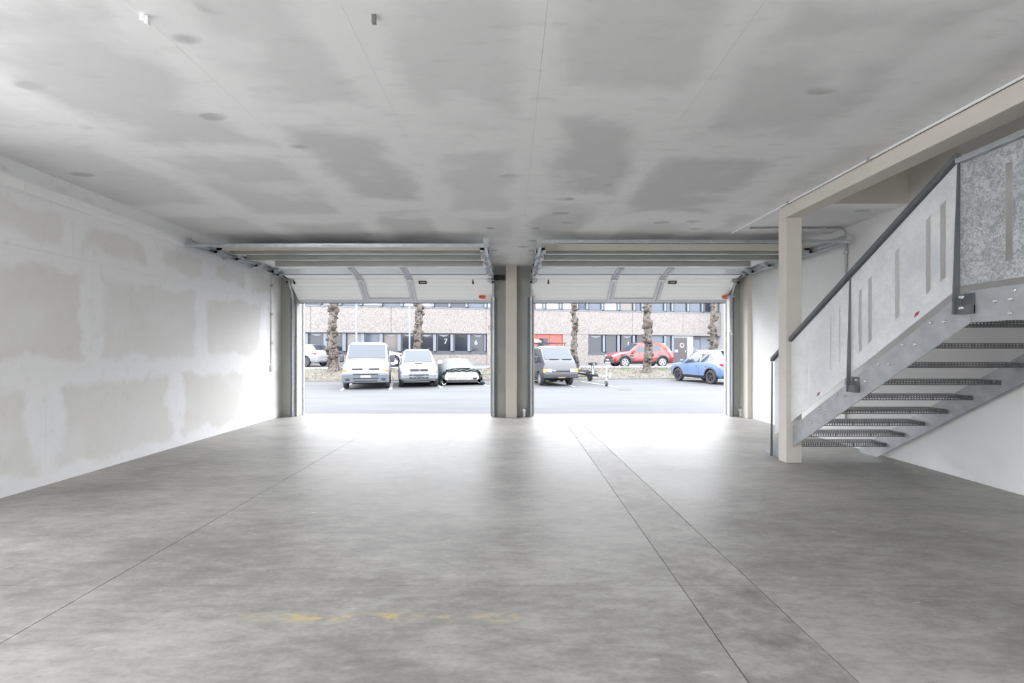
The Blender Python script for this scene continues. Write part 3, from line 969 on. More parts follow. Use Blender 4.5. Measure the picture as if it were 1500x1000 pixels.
for cx, off, n in ((-9.2, 2.9, 60), (-8.6, 1.2, 40), (7.4, 3.0, 40), (9.6, 3.1, 40), (-3.4, 2.6, 70), (2.9, 2.6, 30), (-1.0, 1.5, 40), (10.6, 2.4, 20)):
    for _ in range(n):
        x = cx + random.gauss(0, 0.28); y = foot(x) + off + random.gauss(0, 0.2); z = bank_z(x, y) + 0.03
        for b in range(4):
            an = random.uniform(0, 2 * PI); h = random.uniform(0.05, 0.14); l = h * random.uniform(0.2, 0.8)
            k.add([(x - math.sin(an) * .015, y + math.cos(an) * .015, z - .03), (x + math.sin(an) * .015, y - math.cos(an) * .015, z - .03), (x + math.cos(an) * l, y + math.sin(an) * l, z + h)], [(0, 1, 2)])
tag(k.build('green_grass', mat('green_grass', (74, 114, 62), 0.8), fix=False), 'small fresh green grass patches near the tree feet', 'grass', kind='stuff')
KERB = mat('pale_kerb', (143, 143, 143), 0.85, var=0.06, scale=2)
struct(MB().loft([(-45, foot(-45) - .1, GZ), (-45, foot(-45), GZ), (-45, foot(-45), GZ + .06), (-45, foot(-45) - .1, GZ + .06)], [(45, foot(45) - .1, GZ), (45, foot(45), GZ), (45, foot(45), GZ + .06), (45, foot(45) - .1, GZ + .06)]).build('trim_10', mat('worn_kerb', (100, 98, 94), 0.9)), 'worn low kerb at the foot of bank')
struct(MB().loft([(-45, topl(-45) - .05, TOPZ - .1), (-45, topl(-45) + .13, TOPZ - .1), (-45, topl(-45) + .13, TOPZ + .09), (-45, topl(-45) - .05, TOPZ + .09)], [(45, topl(45) - .05, TOPZ - .1), (45, topl(45) + .13, TOPZ - .1), (45, topl(45) + .13, TOPZ + .09), (45, topl(45) - .05, TOPZ + .09)]).build('trim_11', KERB), 'pale kerb along the top of the bank')
# parking bay lines
LINE = mat('white_road_paint', (141, 143, 145), 0.8, var=0.06, scale=8)
hv = Vector((0.233, -0.972, 0))
sv = Vector((0.972, 0.233, 0))
def bay_line(px, py, ln=4.3, off=0.0):
    Y = F * (EYE - GZ) / (py - VY)
    p = P(px, py, Y); p.z = GZ + 0.004
    q = p - hv * ln
    w = sv * 0.06
    r = MB().plate([p - w, p + w, q + w, q - w], (0, 0, 1), 0.004).build('bay_line', LINE)
    return struct(r, 'painted white parking bay line')
for px, py in ((500, 571.5), (572, 571), (647, 568), (716, 566), (842, 566), (906, 567)):
    bay_line(px, py)
mh = thing('drain_cover', 'flat round drain cover set in the asphalt yard', 'drain cover', (P(915, 571, 18.8).x, 18.8, GZ))
MB().lathe([(0, 0.006), (0.24, 0.006), (0.27, 0.002), (0.27, -0.02), (0, -0.02)], (0, 0, 0), (0, 0, 1), 24).build('lid', mat('cast_iron', (55, 55, 58), 0.85, 0.0), mh)
MB().lathe([(0.275, -0.02), (0.275, 0.008), (0.31, 0.008), (0.31, -0.02)], (0, 0, 0), (0, 0, 1), 24).build('rim', mat('iron_rim', (69, 70, 73), 0.7), mh)

# ------------------------------------------------------------------ building across the yard
AGG = NT('washed_aggregate_concrete')
pos = AGG.n('ShaderNodeTexCoord').outputs['Object']
vo = AGG.n('ShaderNodeTexVoronoi'); vo.inputs['Scale'].default_value = 17.0
AGG.t.links.new(pos, vo.inputs['Vector'])
bw = AGG.n('ShaderNodeRGBToBW'); AGG.t.links.new(vo.outputs['Color'], bw.inputs[0])
n1 = AGG.noise(pos, 13, 5, 0.75)
t = AGG.smooth(AGG.math('ADD', AGG.math('MULTIPLY', bw.outputs[0], 0.45), AGG.math('MULTIPLY', n1, 0.55)), 0.25, 0.7)
AGG.color(AGG.mix(t, lin((95, 90, 88)), lin((124, 120, 118))))
AGG.rough(0.9); AGG.bump(n1, 0.5, 0.03)
AGG = AGG.m
WFRAME = mat('window_frame_slate', (55, 58, 67), 0.5)
MULL = mat('window_mullion_grey', (92, 98, 107), 0.5)
PDARK = mat('dark_window_pane', (29, 34, 42), 0.08, spec=0.4)
PBLUE = mat('blue_grey_pane', (62, 71, 83), 0.1, spec=0.4)
PWHITE = mat('white_pane', (119, 124, 131), 0.2)  # panes of one flat pale colour
PTAN = mat('curtained_pane', (87, 82, 78), 0.2)
SWAG = mat('pale_blind_swag', (123, 127, 132), 0.7)
DECAL = mat('white_decal', (152, 154, 157), 0.6)
aF = math.atan(0.2)
bd = thing('office_building', 'long two storey concrete building with window bands across the yard', 'building', (0, 39.6, TOPZ), aF)
def fs(px):
    u = (px - VX) / F
    return 39.6 * u / (1 - 0.2 * u) * math.sqrt(1.04)
Z0, Z1, Z2, Z3, Z4 = 1.02, 2.58, 2.58, 6.3, 8.4
SE = fs(1056)
def fbox(name, m, s0, s1, z0, z1, y0=0.0, y1=0.3, parent=None):
    return MB().box(s0, s1, y0, y1, z0, z1).build(name, m, parent or bd)
fbox('core_wall', mat('inner_core', (65, 67, 71), 0.9), -34, SE, 0, Z4, 0.5, 9.0)
# plinth and ground floor walling in panels
sL = fs(713); rA, rB = fs(781), fs(824.5); wA, wB = fs(862), fs(986)
cuts = [-34, fs(470), fs(573), fs(660), sL]
for a, b in zip(cuts[:-1], cuts[1:]):
    fbox('wall_panel', AGG, a + .012, b - .012, 0, Z0)
fbox('wall_panel', AGG, sL + .012, rA - .05, 0, Z2)
fbox('wall_panel', AGG, rB + .012, wA, 0, Z2)
fbox('wall_panel', AGG, wA + .012, wB, 0, Z0 - .12)
cuts = [-34, fs(440), fs(573), fs(700), fs(840), fs(960), SE]
cuts2 = [-34, fs(455), fs(573), fs(712), fs(780), fs(926), fs(1000), SE]
for a, b in zip(cuts2[:-1], cuts2[1:]):
    fbox('spandrel_panel', AGG, a + .012, b - .012, Z2 + .012, 4.64, -0.02)
    fbox('spandrel_panel', AGG, a + .012, b - .012, Z3, Z4, -0.02)
fbox('sill_strip', MULL, -34, SE, 4.64, 4.70, -0.06, 0.2)
fbox('sill_strip', MULL, -34, sL, Z2 - .0, Z2 + .012, -0.06, 0.2)
fbox('roof', mat('roof_edge', (107, 109, 112), 0.7), -34.2, SE + .2, Z4, Z4 + .25, -0.3, 9.2)
def window(s0, s1, z0, z1, pane, swag=False, mull=0.24):
    """one framed window with its pane"""
    m = MB()
    m.box(s0, s1, 0.10, 0.3, z0, z0 + 0.10).box(s0, s1, 0.10, 0.3, z1 - 0.08, z1)
    m.box(s0, s0 + 0.07, 0.10, 0.3, z0, z1).box(s1 - 0.07, s1, 0.10, 0.3, z0, z1)
    f = m.build('window', WFRAME, bd)
    MB().box(s1 - 0.07, s1 + mull - 0.05, 0.06, 0.28, z0 + 0.08, z1 - 0.06).build('mullion', MULL, f) if mull else None
    MB().box(s0 + .07, s1 - .07, 0.22, 0.25, z0 + .10, z1 - .08).build('pane', pane, f)
    if swag:
        a, b, zt = s0 + .12, s1 - .12, z1 - .09
        q = [(a, zt)] + [(a + (b - a) * i / 8, zt - 0.17 * math.sin(PI * i / 8)) for i in range(1, 8)] + [(b, zt)]
        MB().loft([(s, 0.205, z) for s, z in q], [(s, 0.218, z) for s, z in q]).build('blind_swag', SWAG, f)
    return f
random.seed(12)
pitch = fs(690) - fs(665)
win = {}
right_edge = fs(712.5)
for k in range(22):
    s1 = right_edge - 0.10 - k * pitch
    s0 = s1 - pitch + 0.24
    pn = PDARK
    if k in (5, 7): pn = PTAN
    if k in (6,): pn = PBLUE
    win[k] = window(s0, s1, Z0, Z2, pn, swag=(k not in (1, 6)), mull=0.24 if k else 0.10)
fbox('window_sill', WFRAME, -34, right_edge + .02, Z0 - .14, Z0, -0.05, 0.3)
# right ground floor band
p2 = [(863, 886, PDARK, True), (888.5, 907.5, PDARK, False), (911, 930, PDARK, True), (933.5, 951, PDARK, False), (954, 976, PBLUE, False), (977, 987, PBLUE, False)]
for a, b, pn, sw in p2:
    window(fs(a), fs(b) - 0.1, Z0 - 0.05, Z2, pn, sw, 0.2)
fbox('window_sill', WFRAME, wA - .05, wB, Z0 - .2, Z0 - .05, -0.05, 0.3)
# upper band
edges = [783, 799, 823, 847.5, 862, 884.5, 908, 931, 943, 953.5, 976.5, 987, 1010, 1031, 1052]
kinds = [PWHITE, PWHITE, PWHITE, PBLUE, PBLUE, PWHITE, PTAN, PBLUE, PBLUE, PBLUE, PBLUE, PBLUE, PBLUE, PDARK]
for (a, b), pn in zip(zip(edges[:-1], edges[1:]), kinds):
    window(fs(a) + .05, fs(b) - .12, 4.70, Z3, pn, False, 0.17)
e2 = [440, 470, 500, 530, 560, 590, 612, 636, 660, 685, 713, 747, 783]
k2 = [PBLUE, PWHITE, PBLUE, PWHITE, PBLUE, PWHITE, PWHITE, PDARK, PDARK, PBLUE, PWHITE, PWHITE]
for (a, b), pn in zip(zip(e2[:-1], e2[1:]), k2):
    window(fs(a) + .05, fs(b) - .12, 4.70, Z3, pn, False, 0.17)
# red shutter door with a dark window
REDD = mat('coral_red_door', (150, 68, 60), 0.55, var=0.03, scale=3)
m = MB()
ss = [rA - .04, fs(787), fs(805), rB]
dr = None
for k, (a, b) in enumerate(zip(ss[:-1], ss[1:])):
    fbox('door_leaf', REDD, a + .015, b - .015, 0, Z2 + .02, 0.12, 0.2)
f = MB().box(fs(789), fs(803), 0.08, 0.12, 1.2, 2.25).build('door_window_frame', mat('dark_door_window', (56, 38, 40), 0.4), bd, bevel=0.05)
MB().box(fs(790), fs(802), 0.07, 0.08, 1.28, 2.17).build('pane', PDARK, f)
fbox('door_head', mat('dark_red_head', (134, 62, 58), 0.6), rA - .05, rB, Z2 + .02, Z2 + .08, 0.0, 0.25)
# recessed entrance at the right end
WREND = mat('white_render', (136, 137, 140), 0.8)
BLUEW = mat('pale_blue_recess', (100, 105, 114), 0.8)
fbox('entrance_wall', WREND, wB + .02, fs(1017), 0, Z2, 0.18, 0.5)
fbox('entrance_wall', BLUEW, fs(1017), SE, 0, Z2, 0.45, 0.6)
fbox('entrance_soffit', WREND, wB, SE, Z2 - .03, Z2 + .01, 0.0, 0.5)
d = fbox('entrance_door', mat('dark_brown_door', (55, 51, 56), 0.5), fs(988), fs(1007), 0.02, 2.28, 0.12, 0.18)
fbox('door_frame', mat('door_frame_dark', (67, 65, 71), 0.5), fs(988) - .06, fs(1007) + .06, 0.0, 2.36, 0.15, 0.19)
MB().cyl((fs(1006) - .1, 0.08, 1.1), (fs(1006) - .1, 0.12, 1.1), 0.05, n=10).build('door_knob', CHROME, d)
MB().box(fs(989.5), fs(994), 0.108, 0.12, 1.02, 1.25).build('door_notice', DECAL, d)
cx = fs(1000)
MB().lathe([(0.15, 0.0), (0.15, 0.012), (0.22, 0.012), (0.22, 0.0)], (cx, 0.12, 1.65), (0, -1, 0), 20).build('round_decal', DECAL, d)
gd = fbox('entrance_door', WFRAME, fs(1018), fs(1030), 0.0, 2.5, 0.38, 0.46)
MB().box(fs(1019.6), fs(1028.6), 0.37, 0.38, 0.15, 2.15).build('pane', PBLUE, gd)
MB().cyl((fs(1019.4), 0.34, 1.1), (fs(1019.4), 0.34, 1.4), 0.02, n=8).build('door_pull', CHROME, gd)
# letters stuck on the panes
def glyph(txt, s, z, size, m, parent):
    cu = bpy.data.curves.new('t', 'FONT')
    cu.body = txt; cu.size = size; cu.extrude = 0.004; cu.resolution_u = 3
    tmp = bpy.data.objects.new('t', cu); C.objects.link(tmp)
    bpy.context.view_layer.update()
    me = bpy.data.meshes.new_from_object(tmp.evaluated_get(bpy.context.evaluated_depsgraph_get()))
    bpy.data.objects.remove(tmp); bpy.data.curves.remove(cu)
    me.materials.clear(); me.materials.append(m)
    o = bpy.data.objects.new('pane_number', me); C.objects.link(o)
    o.parent = parent; o.location = (s, 0.2, z); o.rotation_euler = (PI / 2, 0, 0)
glyph('7', fs(653) - .15, 1.72, 0.62, DECAL, win[2])
glyph('6', fs(698) - .15, 1.66, 0.55, DECAL, win[0])
glyph('0', fs(477) - .2, 1.66, 0.80, DECAL, win[9])
glyph('1', fs(921) - .1, 1.60, 0.55, DECAL, win[0])
# pale wing at the right end with a hanging grey panel
wg = thing('side_wing', 'pale rendered wing at the right end of the long building', 'building', (fs(1056) * math.cos(aF), 39.6 + fs(1056) * math.sin(aF), TOPZ), aF)
MB().box(0.0, 9.0, -2.0, 7, 0, 8.2).build('wall', WREND, wg)
MB().box(-0.1, 9.1, -2.1, 7.1, 8.2, 8.4).build('roof', mat('roof_edge', (107, 109, 112), 0.7), wg)
sw = (1058.5 - VX) / F
MB().box(0.15, 0.75, -2.12, -2.0, 2.6, 4.9).build('wall_cabinet', mat('grey_cabinet', (92, 98, 105), 0.6), wg)
MB().box(0.2, 0.7, -2.13, -2.12, 2.7, 4.8).build('cabinet_door', mat('grey_cabinet_door', (103, 109, 116), 0.6), wg)

# ------------------------------------------------------------------ pollarded trees and poles
BARK = NT('plane_bark')
pos = BARK.n('ShaderNodeTexCoord').outputs['Object']
n1 = BARK.noise(pos, 5, 6, 0.7)
vo = BARK.n('ShaderNodeTexVoronoi'); vo.inputs['Scale'].default_value = 7
BARK.t.links.new(pos, vo.inputs['Vector'])
t = BARK.smooth(BARK.math('ADD', BARK.math('MULTIPLY', n1, 0.6), BARK.math('MULTIPLY', vo.outputs['Distance'], 0.5)), 0.3, 0.7)
BARK.color(BARK.mix(t, lin((34, 30, 27)), lin((92, 86, 81))))
BARK.rough(0.95); BARK.bump(n1, 0.8, 0.06)
BARK = BARK.m
KNOB = mat('burr_bark', (70, 63, 58), 0.95, var=0.45, scale=11, bump=1.0, bscale=14)
def tree(px, py, r0, r1, lean, seed, label, nburr, big=1.0, smooth_base=0.0):
    random.seed(seed)
    Y = None
    for i in range(60):                                   # depth where the foot meets the bank
        yy = 24 + i * 0.1 + (2 if px > 900 else 0)
        x = (px - VX) / F * yy
        if (bank_z(x, yy) - EYE) * F / yy > -(py - VY):
            Y = yy; break
    Y = Y or 28.0
    x = (px - VX) / F * Y
    z = bank_z(x, Y) - 0.06
    r = thing('pollarded_tree', label, 'tree', (x, Y, z), 0, 'knobbly pollarded trees on the bank')
    H = 6.2
    m = MB()
    nr, nk = 44, 14
    ax = lambda h: Vector((lean * h + 0.05 * math.sin(h * 1.7 + seed), 0.04 * math.cos(h * 1.3 + seed), h))
    vs, fs_ = [], []
    for j in range(nr):
        h = H * j / (nr - 1)
        rad = r0 + (r1 - r0) * min(1, h / 4.5)
        rad *= 1 + 0.55 * math.exp(-h * 5)
        c = ax(h)
        for k in range(nk):
            a = 2 * PI * k / nk
            q = rad * (1 + 0.22 * noise.noise(Vector((math.cos(a) * 1.8, math.sin(a) * 1.8, h * 2.4 + seed * 7))))
            vs.append(c + Vector((math.cos(a) * q, math.sin(a) * q, 0)))
    fs_ = [(j * nk + k, j * nk + (k + 1) % nk, (j + 1) * nk + (k + 1) % nk, (j + 1) * nk + k) for j in range(nr - 1) for k in range(nk)]
    fs_ += [tuple(range(nk))[::-1], tuple(range((nr - 1) * nk, nr * nk))]
    m.add(vs, fs_)
    m.build('trunk', BARK, r, smooth='all')
    for i in range(nburr):
        h = smooth_base + (4.4 - smooth_base) * (i + random.random()) / nburr
        if seed == 5 and random.random() < 0.5:
            h = random.choice((0.95, 1.05, 2.0, 2.1, 3.0, 3.1)) + random.uniform(-.12, .12)
        a = random.uniform(0, 2 * PI)
        rad = (r0 + (r1 - r0) * min(1, h / 4.5)) * 0.90
        c = ax(h) + Vector((math.cos(a) * rad, math.sin(a) * rad, 0))
        s = random.uniform(0.06, 0.15) * big
        b = MB().ball((0, 0, 0), s, (random.uniform(.8, 1.3), random.uniform(.8, 1.3), random.uniform(.6, 1.5)), 8, 6)
        b.v = [Vector(p) * (1 + 0.9 * noise.noise(Vector(p) * 16 + Vector((i * 3.7, seed, 0)))) + c for p in b.v]
        b.build('burr', KNOB, r, smooth='all')
    for i in range(5):
        a = 2 * PI * i / 5 + seed
        c = ax(5.6 + 0.12 * i)
        d = Vector((math.cos(a) * 0.7, math.sin(a) * 0.7, 0.8))
        MB().tube([c, c + d * 0.6, c + d * 1.1 + Vector((0, 0, 0.4)), c + d * 1.2 + Vector((0, 0, 1.2))], [0.13, 0.11, 0.10, 0.05], 8).build('branch', BARK, r, smooth='all')
tree(487.5, 544, 0.27, 0.19, 0.0, 1, 'thick knobbly tree trunk left of the white van', 60, 1.15)
tree(612, 541, 0.26, 0.17, 0.012, 2, 'knobbly tree trunk rising behind the silver car with a bonnet scoop', 50, 1.1)
tree(843, 542, 0.17, 0.13, -0.03, 3, 'thin dark gnarled tree trunk beside the grey van', 56, 0.95)
tree(949, 546, 0.25, 0.19, -0.008, 5, 'pale ringed tree trunk standing in front of the red car', 46, 1.15, 0.7)
tree(1044, 543, 0.19, 0.15, 0.012, 6, 'slim pale tree trunk behind the blue car', 36, 1.1)
POLE = mat('white_pole', (105, 113, 123), 0.4)
for px, Y, lab in ((522, 27.4, 'white lamp pole rising behind the white van'), (600, 27.6, 'thin white lamp pole left of the tree trunk behind silver car')):
    x = (px - VX) / F * Y
    z = bank_z(x, Y)
    r = thing('lamp_pole', lab, 'pole', (x, Y, z), 0, 'white poles on the bank')
    w = 0.075 if px == 522 else 0.055
    MB().cyl((0, 0, 0), (0, 0, 7.0), w, w * 0.7, 14).build('shaft', POLE, r, smooth=True)
    MB().cyl((0, 0, -0.02), (0, 0, 0.10), w * 1.7, w * 1.5, 14).build('base_collar', GALV_DULL, r, smooth=True)
    MB().box(-0.12, 0.12, -0.5, 0.1, 7.0, 7.1).build('lamp_head', GALV_DULL, r, bevel=0.02)

# ------------------------------------------------------------------ vehicles
RIMD = mat('dark_alloy', (74, 78, 83), 0.35, 0.6)
RIML = mat('silver_alloy', (177, 181, 184), 0.3, 0.6)
WELL = mat('wheel_well', (17, 17, 18), 0.9)
TRIM = mat('dark_grey_trim', (47, 50, 55), 0.6)
HLAMP = mat('headlamp', (143, 150, 157), 0.1, spec=0.9)
TLAMP = mat('tail_lamp', (157, 38, 49), 0.2)
PLATE = mat('number_plate', (152, 154, 156), 0.5)
GRILLE = mat('grille_black', (31, 33, 36), 0.5)
AMBER = mat('amber_lamp', (199, 109, 65), 0.3)

class Car:
    """lofted bodywork from stations (x, z_bottom, z_belt, z_top, w_belt, w_top); x forward"""
    def __init__(self, label, loc, heading, paint, st_, wheels, wr, rim, name='car', cat='car', rimseg=5):
        rz = math.atan2(heading[1], heading[0])
        self.root = thing(name, label, cat, loc, rz)
        self.st = st_
        self.paint = paint
        rows = []
        for x, zb_, zl, zt, wbl, wt in st_:
            zs = zl + (zt - zl) * 0.86
            half = [(0, zb_), (wbl * 0.86, zb_), (wbl * 0.985, zb_ + (zl - zb_) * 0.22), (wbl, zb_ + (zl - zb_) * 0.62), (wbl * 0.965, zl), (wt, zs), (wt * 0.84, zt), (0, zt + 0.01)]
            rows.append([(x, -y, z) for y, z in half] + [(x, y, z) for y, z in half[-2:0:-1]])
        n = len(rows[0])
        vs = [p for r in rows for p in r]
        fs_ = [tuple(range(n))[::-1], tuple(range((len(rows) - 1) * n, len(rows) * n))]
        for i in range(len(rows) - 1):
            fs_ += [(i * n + k, i * n + (k + 1) % n, (i + 1) * n + (k + 1) % n, (i + 1) * n + k) for k in range(n)]
        body = MB().add(vs, fs_).build('body', [paint, WELL], self.root, smooth=False)
        W = max(s[4] for s in st_)
        cut = MB()
        for wx in wheels:
            for s_ in (-1, 1):
                cut.cyl((wx, s_ * (W - 0.30), wr), (wx, s_ * (W + 0.2), wr), wr * 1.17, n=24)
        co = cut.build('cutter', WELL)
        co.parent = self.root
        md = body.modifiers.new('arch', 'BOOLEAN'); md.object = co; md.operation = 'DIFFERENCE'; md.solver = 'EXACT'
        bpy.context.view_layer.update()
        dg = bpy.context.evaluated_depsgraph_get()
        me = bpy.data.meshes.new_from_object(body.evaluated_get(dg))
        body.modifiers.clear()
        body.data = me
        bpy.data.objects.remove(co)
        me.materials.clear(); me.materials.append(paint); me.materials.append(WELL)
        for p in me.polygons:
            c = p.center
            p.material_index = 0
            p.use_smooth = True
            for wx in wheels:
                if math.hypot(c.x - wx, c.z - wr) < wr * 1.19 and abs(c.y) < W - 0.02 and (abs(p.normal.y) < 0.5 or abs(c.y) < W - 0.25):
                    p.material_index = 1
        try: me.set_sharp_from_angle(angle=math.radians(32))
        except Exception: pass
        self.body = body
        self.W = W
        # wheels
        tw = 0.20
        w0 = None
        for wx in wheels:
            for s_ in (-1, 1):
                tyre = MB().lathe([(wr * 0.66, -tw / 2), (wr * 0.92, -tw / 2), (wr, -tw * 0.32), (wr, tw * 0.32), (wr * 0.92, tw / 2), (wr * 0.66, tw / 2), (wr * 0.62, tw * 0.2), (wr * 0.62, -tw * 0.2)], (0, 0, 0), (0, s_, 0), 24).build('wheel', RUBBER, self.root, smooth=True)
                tyre.location = (wx, s_ * (W - tw / 2 - 0.015), wr)
                m = MB().lathe([(0.0, 0.03), (wr * 0.60, 0.03), (wr * 0.60, -0.06), (0.0, -0.06)], (0, 0, 0), (0, s_, 0), 20)
                m.build('wheel_disc', RIMD if rimseg else rim, tyre)
                k = MB()
                k.lathe([(wr * 0.57, 0.05), (wr * 0.57, 0.085), (wr * 0.68, 0.085), (wr * 0.68, 0.05)], (0, 0, 0), (0, s_, 0), 22)
                k.cyl((0, s_ * 0.03, 0), (0, s_ * 0.085, 0), wr * 0.16, n=12)
                for q in range(rimseg):
                    a = 2 * PI * q / max(1, rimseg) + 0.3
                    e = Vector((math.cos(a), 0, math.sin(a)))
                    k.bar(e * wr * 0.12 + Vector((0, s_ * 0.07, 0)), e * wr * 0.60 + Vector((0, s_ * 0.07, 0)), wr * 0.17, 0.03, up=(0, 1, 0))
                k.build('rim', rim, tyre)
    def at(self, x):
        s = self.st
        for a, b in zip(s[:-1], s[1:]):
            if a[0] <= x <= b[0]:
                f = (x - a[0]) / (b[0] - a[0])
                return [u + (v - u) * f for u, v in zip(a, b)]
        return list(s[0] if x < s[0][0] else s[-1])
    def side(self, x, t_, sgn, off=0.006):
        """point on the cabin side: t 0 at the belt, 1 at the roof edge"""
        _, zb_, zl, zt, wbl, wt = self.at(x)
        zs = zl + (zt - zl) * 0.86
        y0, y1 = wbl * 0.965, wt
        return Vector((x, sgn * (y0 + (y1 - y0) * t_ + off), zl + (zs - zl) * t_))
    def low(self, x, z, sgn, off=0.008):
        """point on the door side below the belt"""
        _, zb_, zl, zt, wbl, wt = self.at(x)
        f = max(0, min(1, (z - zb_) / (zl - zb_)))
        pts = [(0, .86), (.22, .985), (.62, 1.0), (1, .965)]
        for a, b in zip(pts[:-1], pts[1:]):
            if a[0] <= f <= b[0]:
                w = a[1] + (b[1] - a[1]) * (f - a[0]) / (b[0] - a[0])
        return Vector((x, sgn * (wbl * w + off), z))
    def top(self, x, s_, off=0.006):
        _, zb_, zl, zt, wbl, wt = self.at(x)
        return Vector((x, s_ * wt, zt + off))
    def glass_side(self, xs_t, m=None):
        for sgn in (-1, 1):
            a = [self.side(x, t_, sgn) for x, t_ in xs_t]
            b = [p - Vector((0, sgn * 0.02, 0)) for p in a]
            MB().loft(a, b).build('side_window', m or GLASS, self.root)
    def glass_slope(self, name, xa, xb, wa=0.84, m=None, lift=0.01):
        p, q = self.at(xa), self.at(xb)
        a = [Vector((xa, -p[5] * wa, p[3] + lift)), Vector((xa, p[5] * wa, p[3] + lift)), Vector((xb, q[5] * wa, q[3] + lift)), Vector((xb, -q[5] * wa, q[3] + lift))]
        nn = (a[1] - a[0]).cross(a[2] - a[1]).normalized()
        if nn.z < 0: nn = -nn
        a = [v + nn * 0.006 for v in a]
        return MB().loft(a, [v - nn * 0.02 for v in a]).build(name, m or GLASS, self.root)
    def blk(self, name, m, x0, x1, y0, y1, z0, z1, bevel=0.015, parent=None, lab=None):
        o = MB().box(x0, x1, y0, y1, z0, z1).build(name, m, parent or self.root, bevel=bevel)
        if lab: o['label'] = lab
        return o
    def pair(self, name, m, x0, x1, y0, y1, z0, z1, bevel=0.015, lab=None):
        for s_ in (-1, 1):
            self.blk(name, m, x0, x1, min(s_ * y0, s_ * y1), max(s_ * y0, s_ * y1), z0, z1, bevel, lab=lab)
    def arch(self, wx, wr, m, w=0.07):
        for s_ in (-1, 1):
            k = MB()
            for q in range(12):
                a0, a1 = PI * (-0.06 + 1.12 * q / 12), PI * (-0.06 + 1.12 * (q + 1) / 12)
                r0, r1 = wr * 1.15, wr * 1.15 + w
                pl = [(wx + r * math.cos(a), wr + r * math.sin(a)) for r, a in ((r0, a0), (r1, a0), (r1, a1), (r0, a1))]
                yo = lambda x, z: abs(self.low(min(max(x, self.st[0][0]), self.st[-1][0]), min(z, self.at(x)[2]), 1, 0.0).y)
                k.loft([(x, s_ * (yo(x, z) + 0.018), z) for x, z in pl], [(x, s_ * (yo(x, z) - 0.03), z) for x, z in pl])
            k.build('arch_trim', m, self.root)
    def seam(self, xs):
        for x in xs:
            for s_ in (-1, 1):
                _, zb_, zl, *_r = self.at(x)
                zz = [zb_ + (zl - zb_) * f for f in (0.22, 0.62, 0.98)]
                a = [self.low(x - .006, z, s_, 0.003) for z in zz] + [self.low(x + .006, z, s_, 0.003) for z in zz[::-1]]
                MB().loft(a, [p - Vector((0, s_ * 0.01, 0)) for p in a]).build('door_seam', TRIM, self.root)
    def handles(self, xs, z, m):
        for x in xs:
            for s_ in (-1, 1):
                p = self.low(x, z, s_, 0)
                self.blk('door_handle', m, x - .09, x + .09, min(p.y, p.y + s_ * .03), max(p.y, p.y + s_ * .03), z - .015, z + .015, 0.008)

def paint(name, rgb, rough=0.25):
    m = mat(name, rgb, rough)
    m.node_tree.nodes['Principled BSDF'].inputs['Coat Weight'].default_value = 0.5
    m.node_tree.nodes['Principled BSDF'].inputs['Coat Roughness'].default_value = 0.05
    return m
PH = (0.233, -0.972)
# --- white van
van = Car('white delivery van with grey bumper and amber indicators facing the garage', (-6.50, 21.35, GZ), PH, paint('van_white', (112, 114, 117), 0.35),
    [(-2.38, .40, 1.15, 1.86, .88, .80), (-2.33, .32, 1.15, 1.93, .93, .83), (-0.5, .30, 1.15, 1.96, .95, .83), (0.75, .30, 1.15, 1.95, .95, .82), (0.95, .30, 1.15, 1.91, .95, .80),
     (1.66, .30, 1.10, 1.24, .94, .84), (2.10, .28, .96, 1.06, .93, .80), (2.26, .27, .80, .93, .91, .76), (2.36, .30, .66, .74, .84, .70)], (-1.55, 1.56), 0.33, RIML, 'van', 'van', 6)
van.glass_slope('windscreen', 1.0, 1.62, 0.93, GLASSL)
van.glass_side([(-0.1, .12), (0.95, .12), (0.95, .9), (-0.1, .9)]); van.glass_side([(1.0, .1), (1.48, .1), (1.05, .85)])
van.blk('front_bumper', mat('van_bumper_grey', (74, 79, 87), 0.6), 2.12, 2.42, -.93, .93, .26, .66, 0.06)
for z0, z1, w in ((.60, .65, .50), (.43, .49, .50), (.33, .38, .46)):
    van.blk('grille_slot', GRILLE, 2.40, 2.43, -w, w, z0, z1, 0.01)
van.pair('fog_lamp', GRILLE, 2.40, 2.43, .62, .80, .36, .47, 0.03)
van.pair('grille', GRILLE, 2.20, 2.35, .12, .54, .80, .87, 0.01)
van.pair('headlight', HLAMP, 2.02, 2.27, .60, .86, .84, 1.02, 0.03)
van.pair('indicator', AMBER, 2.10, 2.33, .55, .90, .74, .83, 0.02, lab='amber indicator')
van.blk('number_plate', PLATE, 2.425, 2.44, -.20, .20, .49, .58, 0.0)
em = MB()
for s_ in (1,):
    q = [(0, .11), (.075, 0), (0, -.11), (-.075, 0)]
    q2 = [(0, .06), (.04, 0), (0, -.06), (-.04, 0)]
    for k in range(4):
        j = (k + 1) % 4
        pl = [q[k], q[j], q2[j], q2[k]]
        em.loft([(2.335, y, .83 + z) for y, z in pl], [(2.365, y, .83 + z) for y, z in pl])
em.build('emblem', CHROME, van.root)
van.pair('mirror', TRIM, 1.28, 1.42, .96, 1.15, 1.10, 1.42, 0.05)
van.blk('cowl', GRILLE, 1.64, 1.70, -.74, .74, 1.20, 1.255, 0.01); van.pair('wiper', BLACKP, 1.60, 1.63, .05, .62, 1.245, 1.262, 0.0)
van.seam((0.98, -0.35)); van.handles((0.2,), 1.0, TRIM)
van.blk('roof_rib', WHITE, -2.0, .6, -.5, -.46, 1.96, 1.985, 0.01); van.blk('roof_rib', WHITE, -2.0, .6, .46, .5, 1.96, 1.985, 0.01)

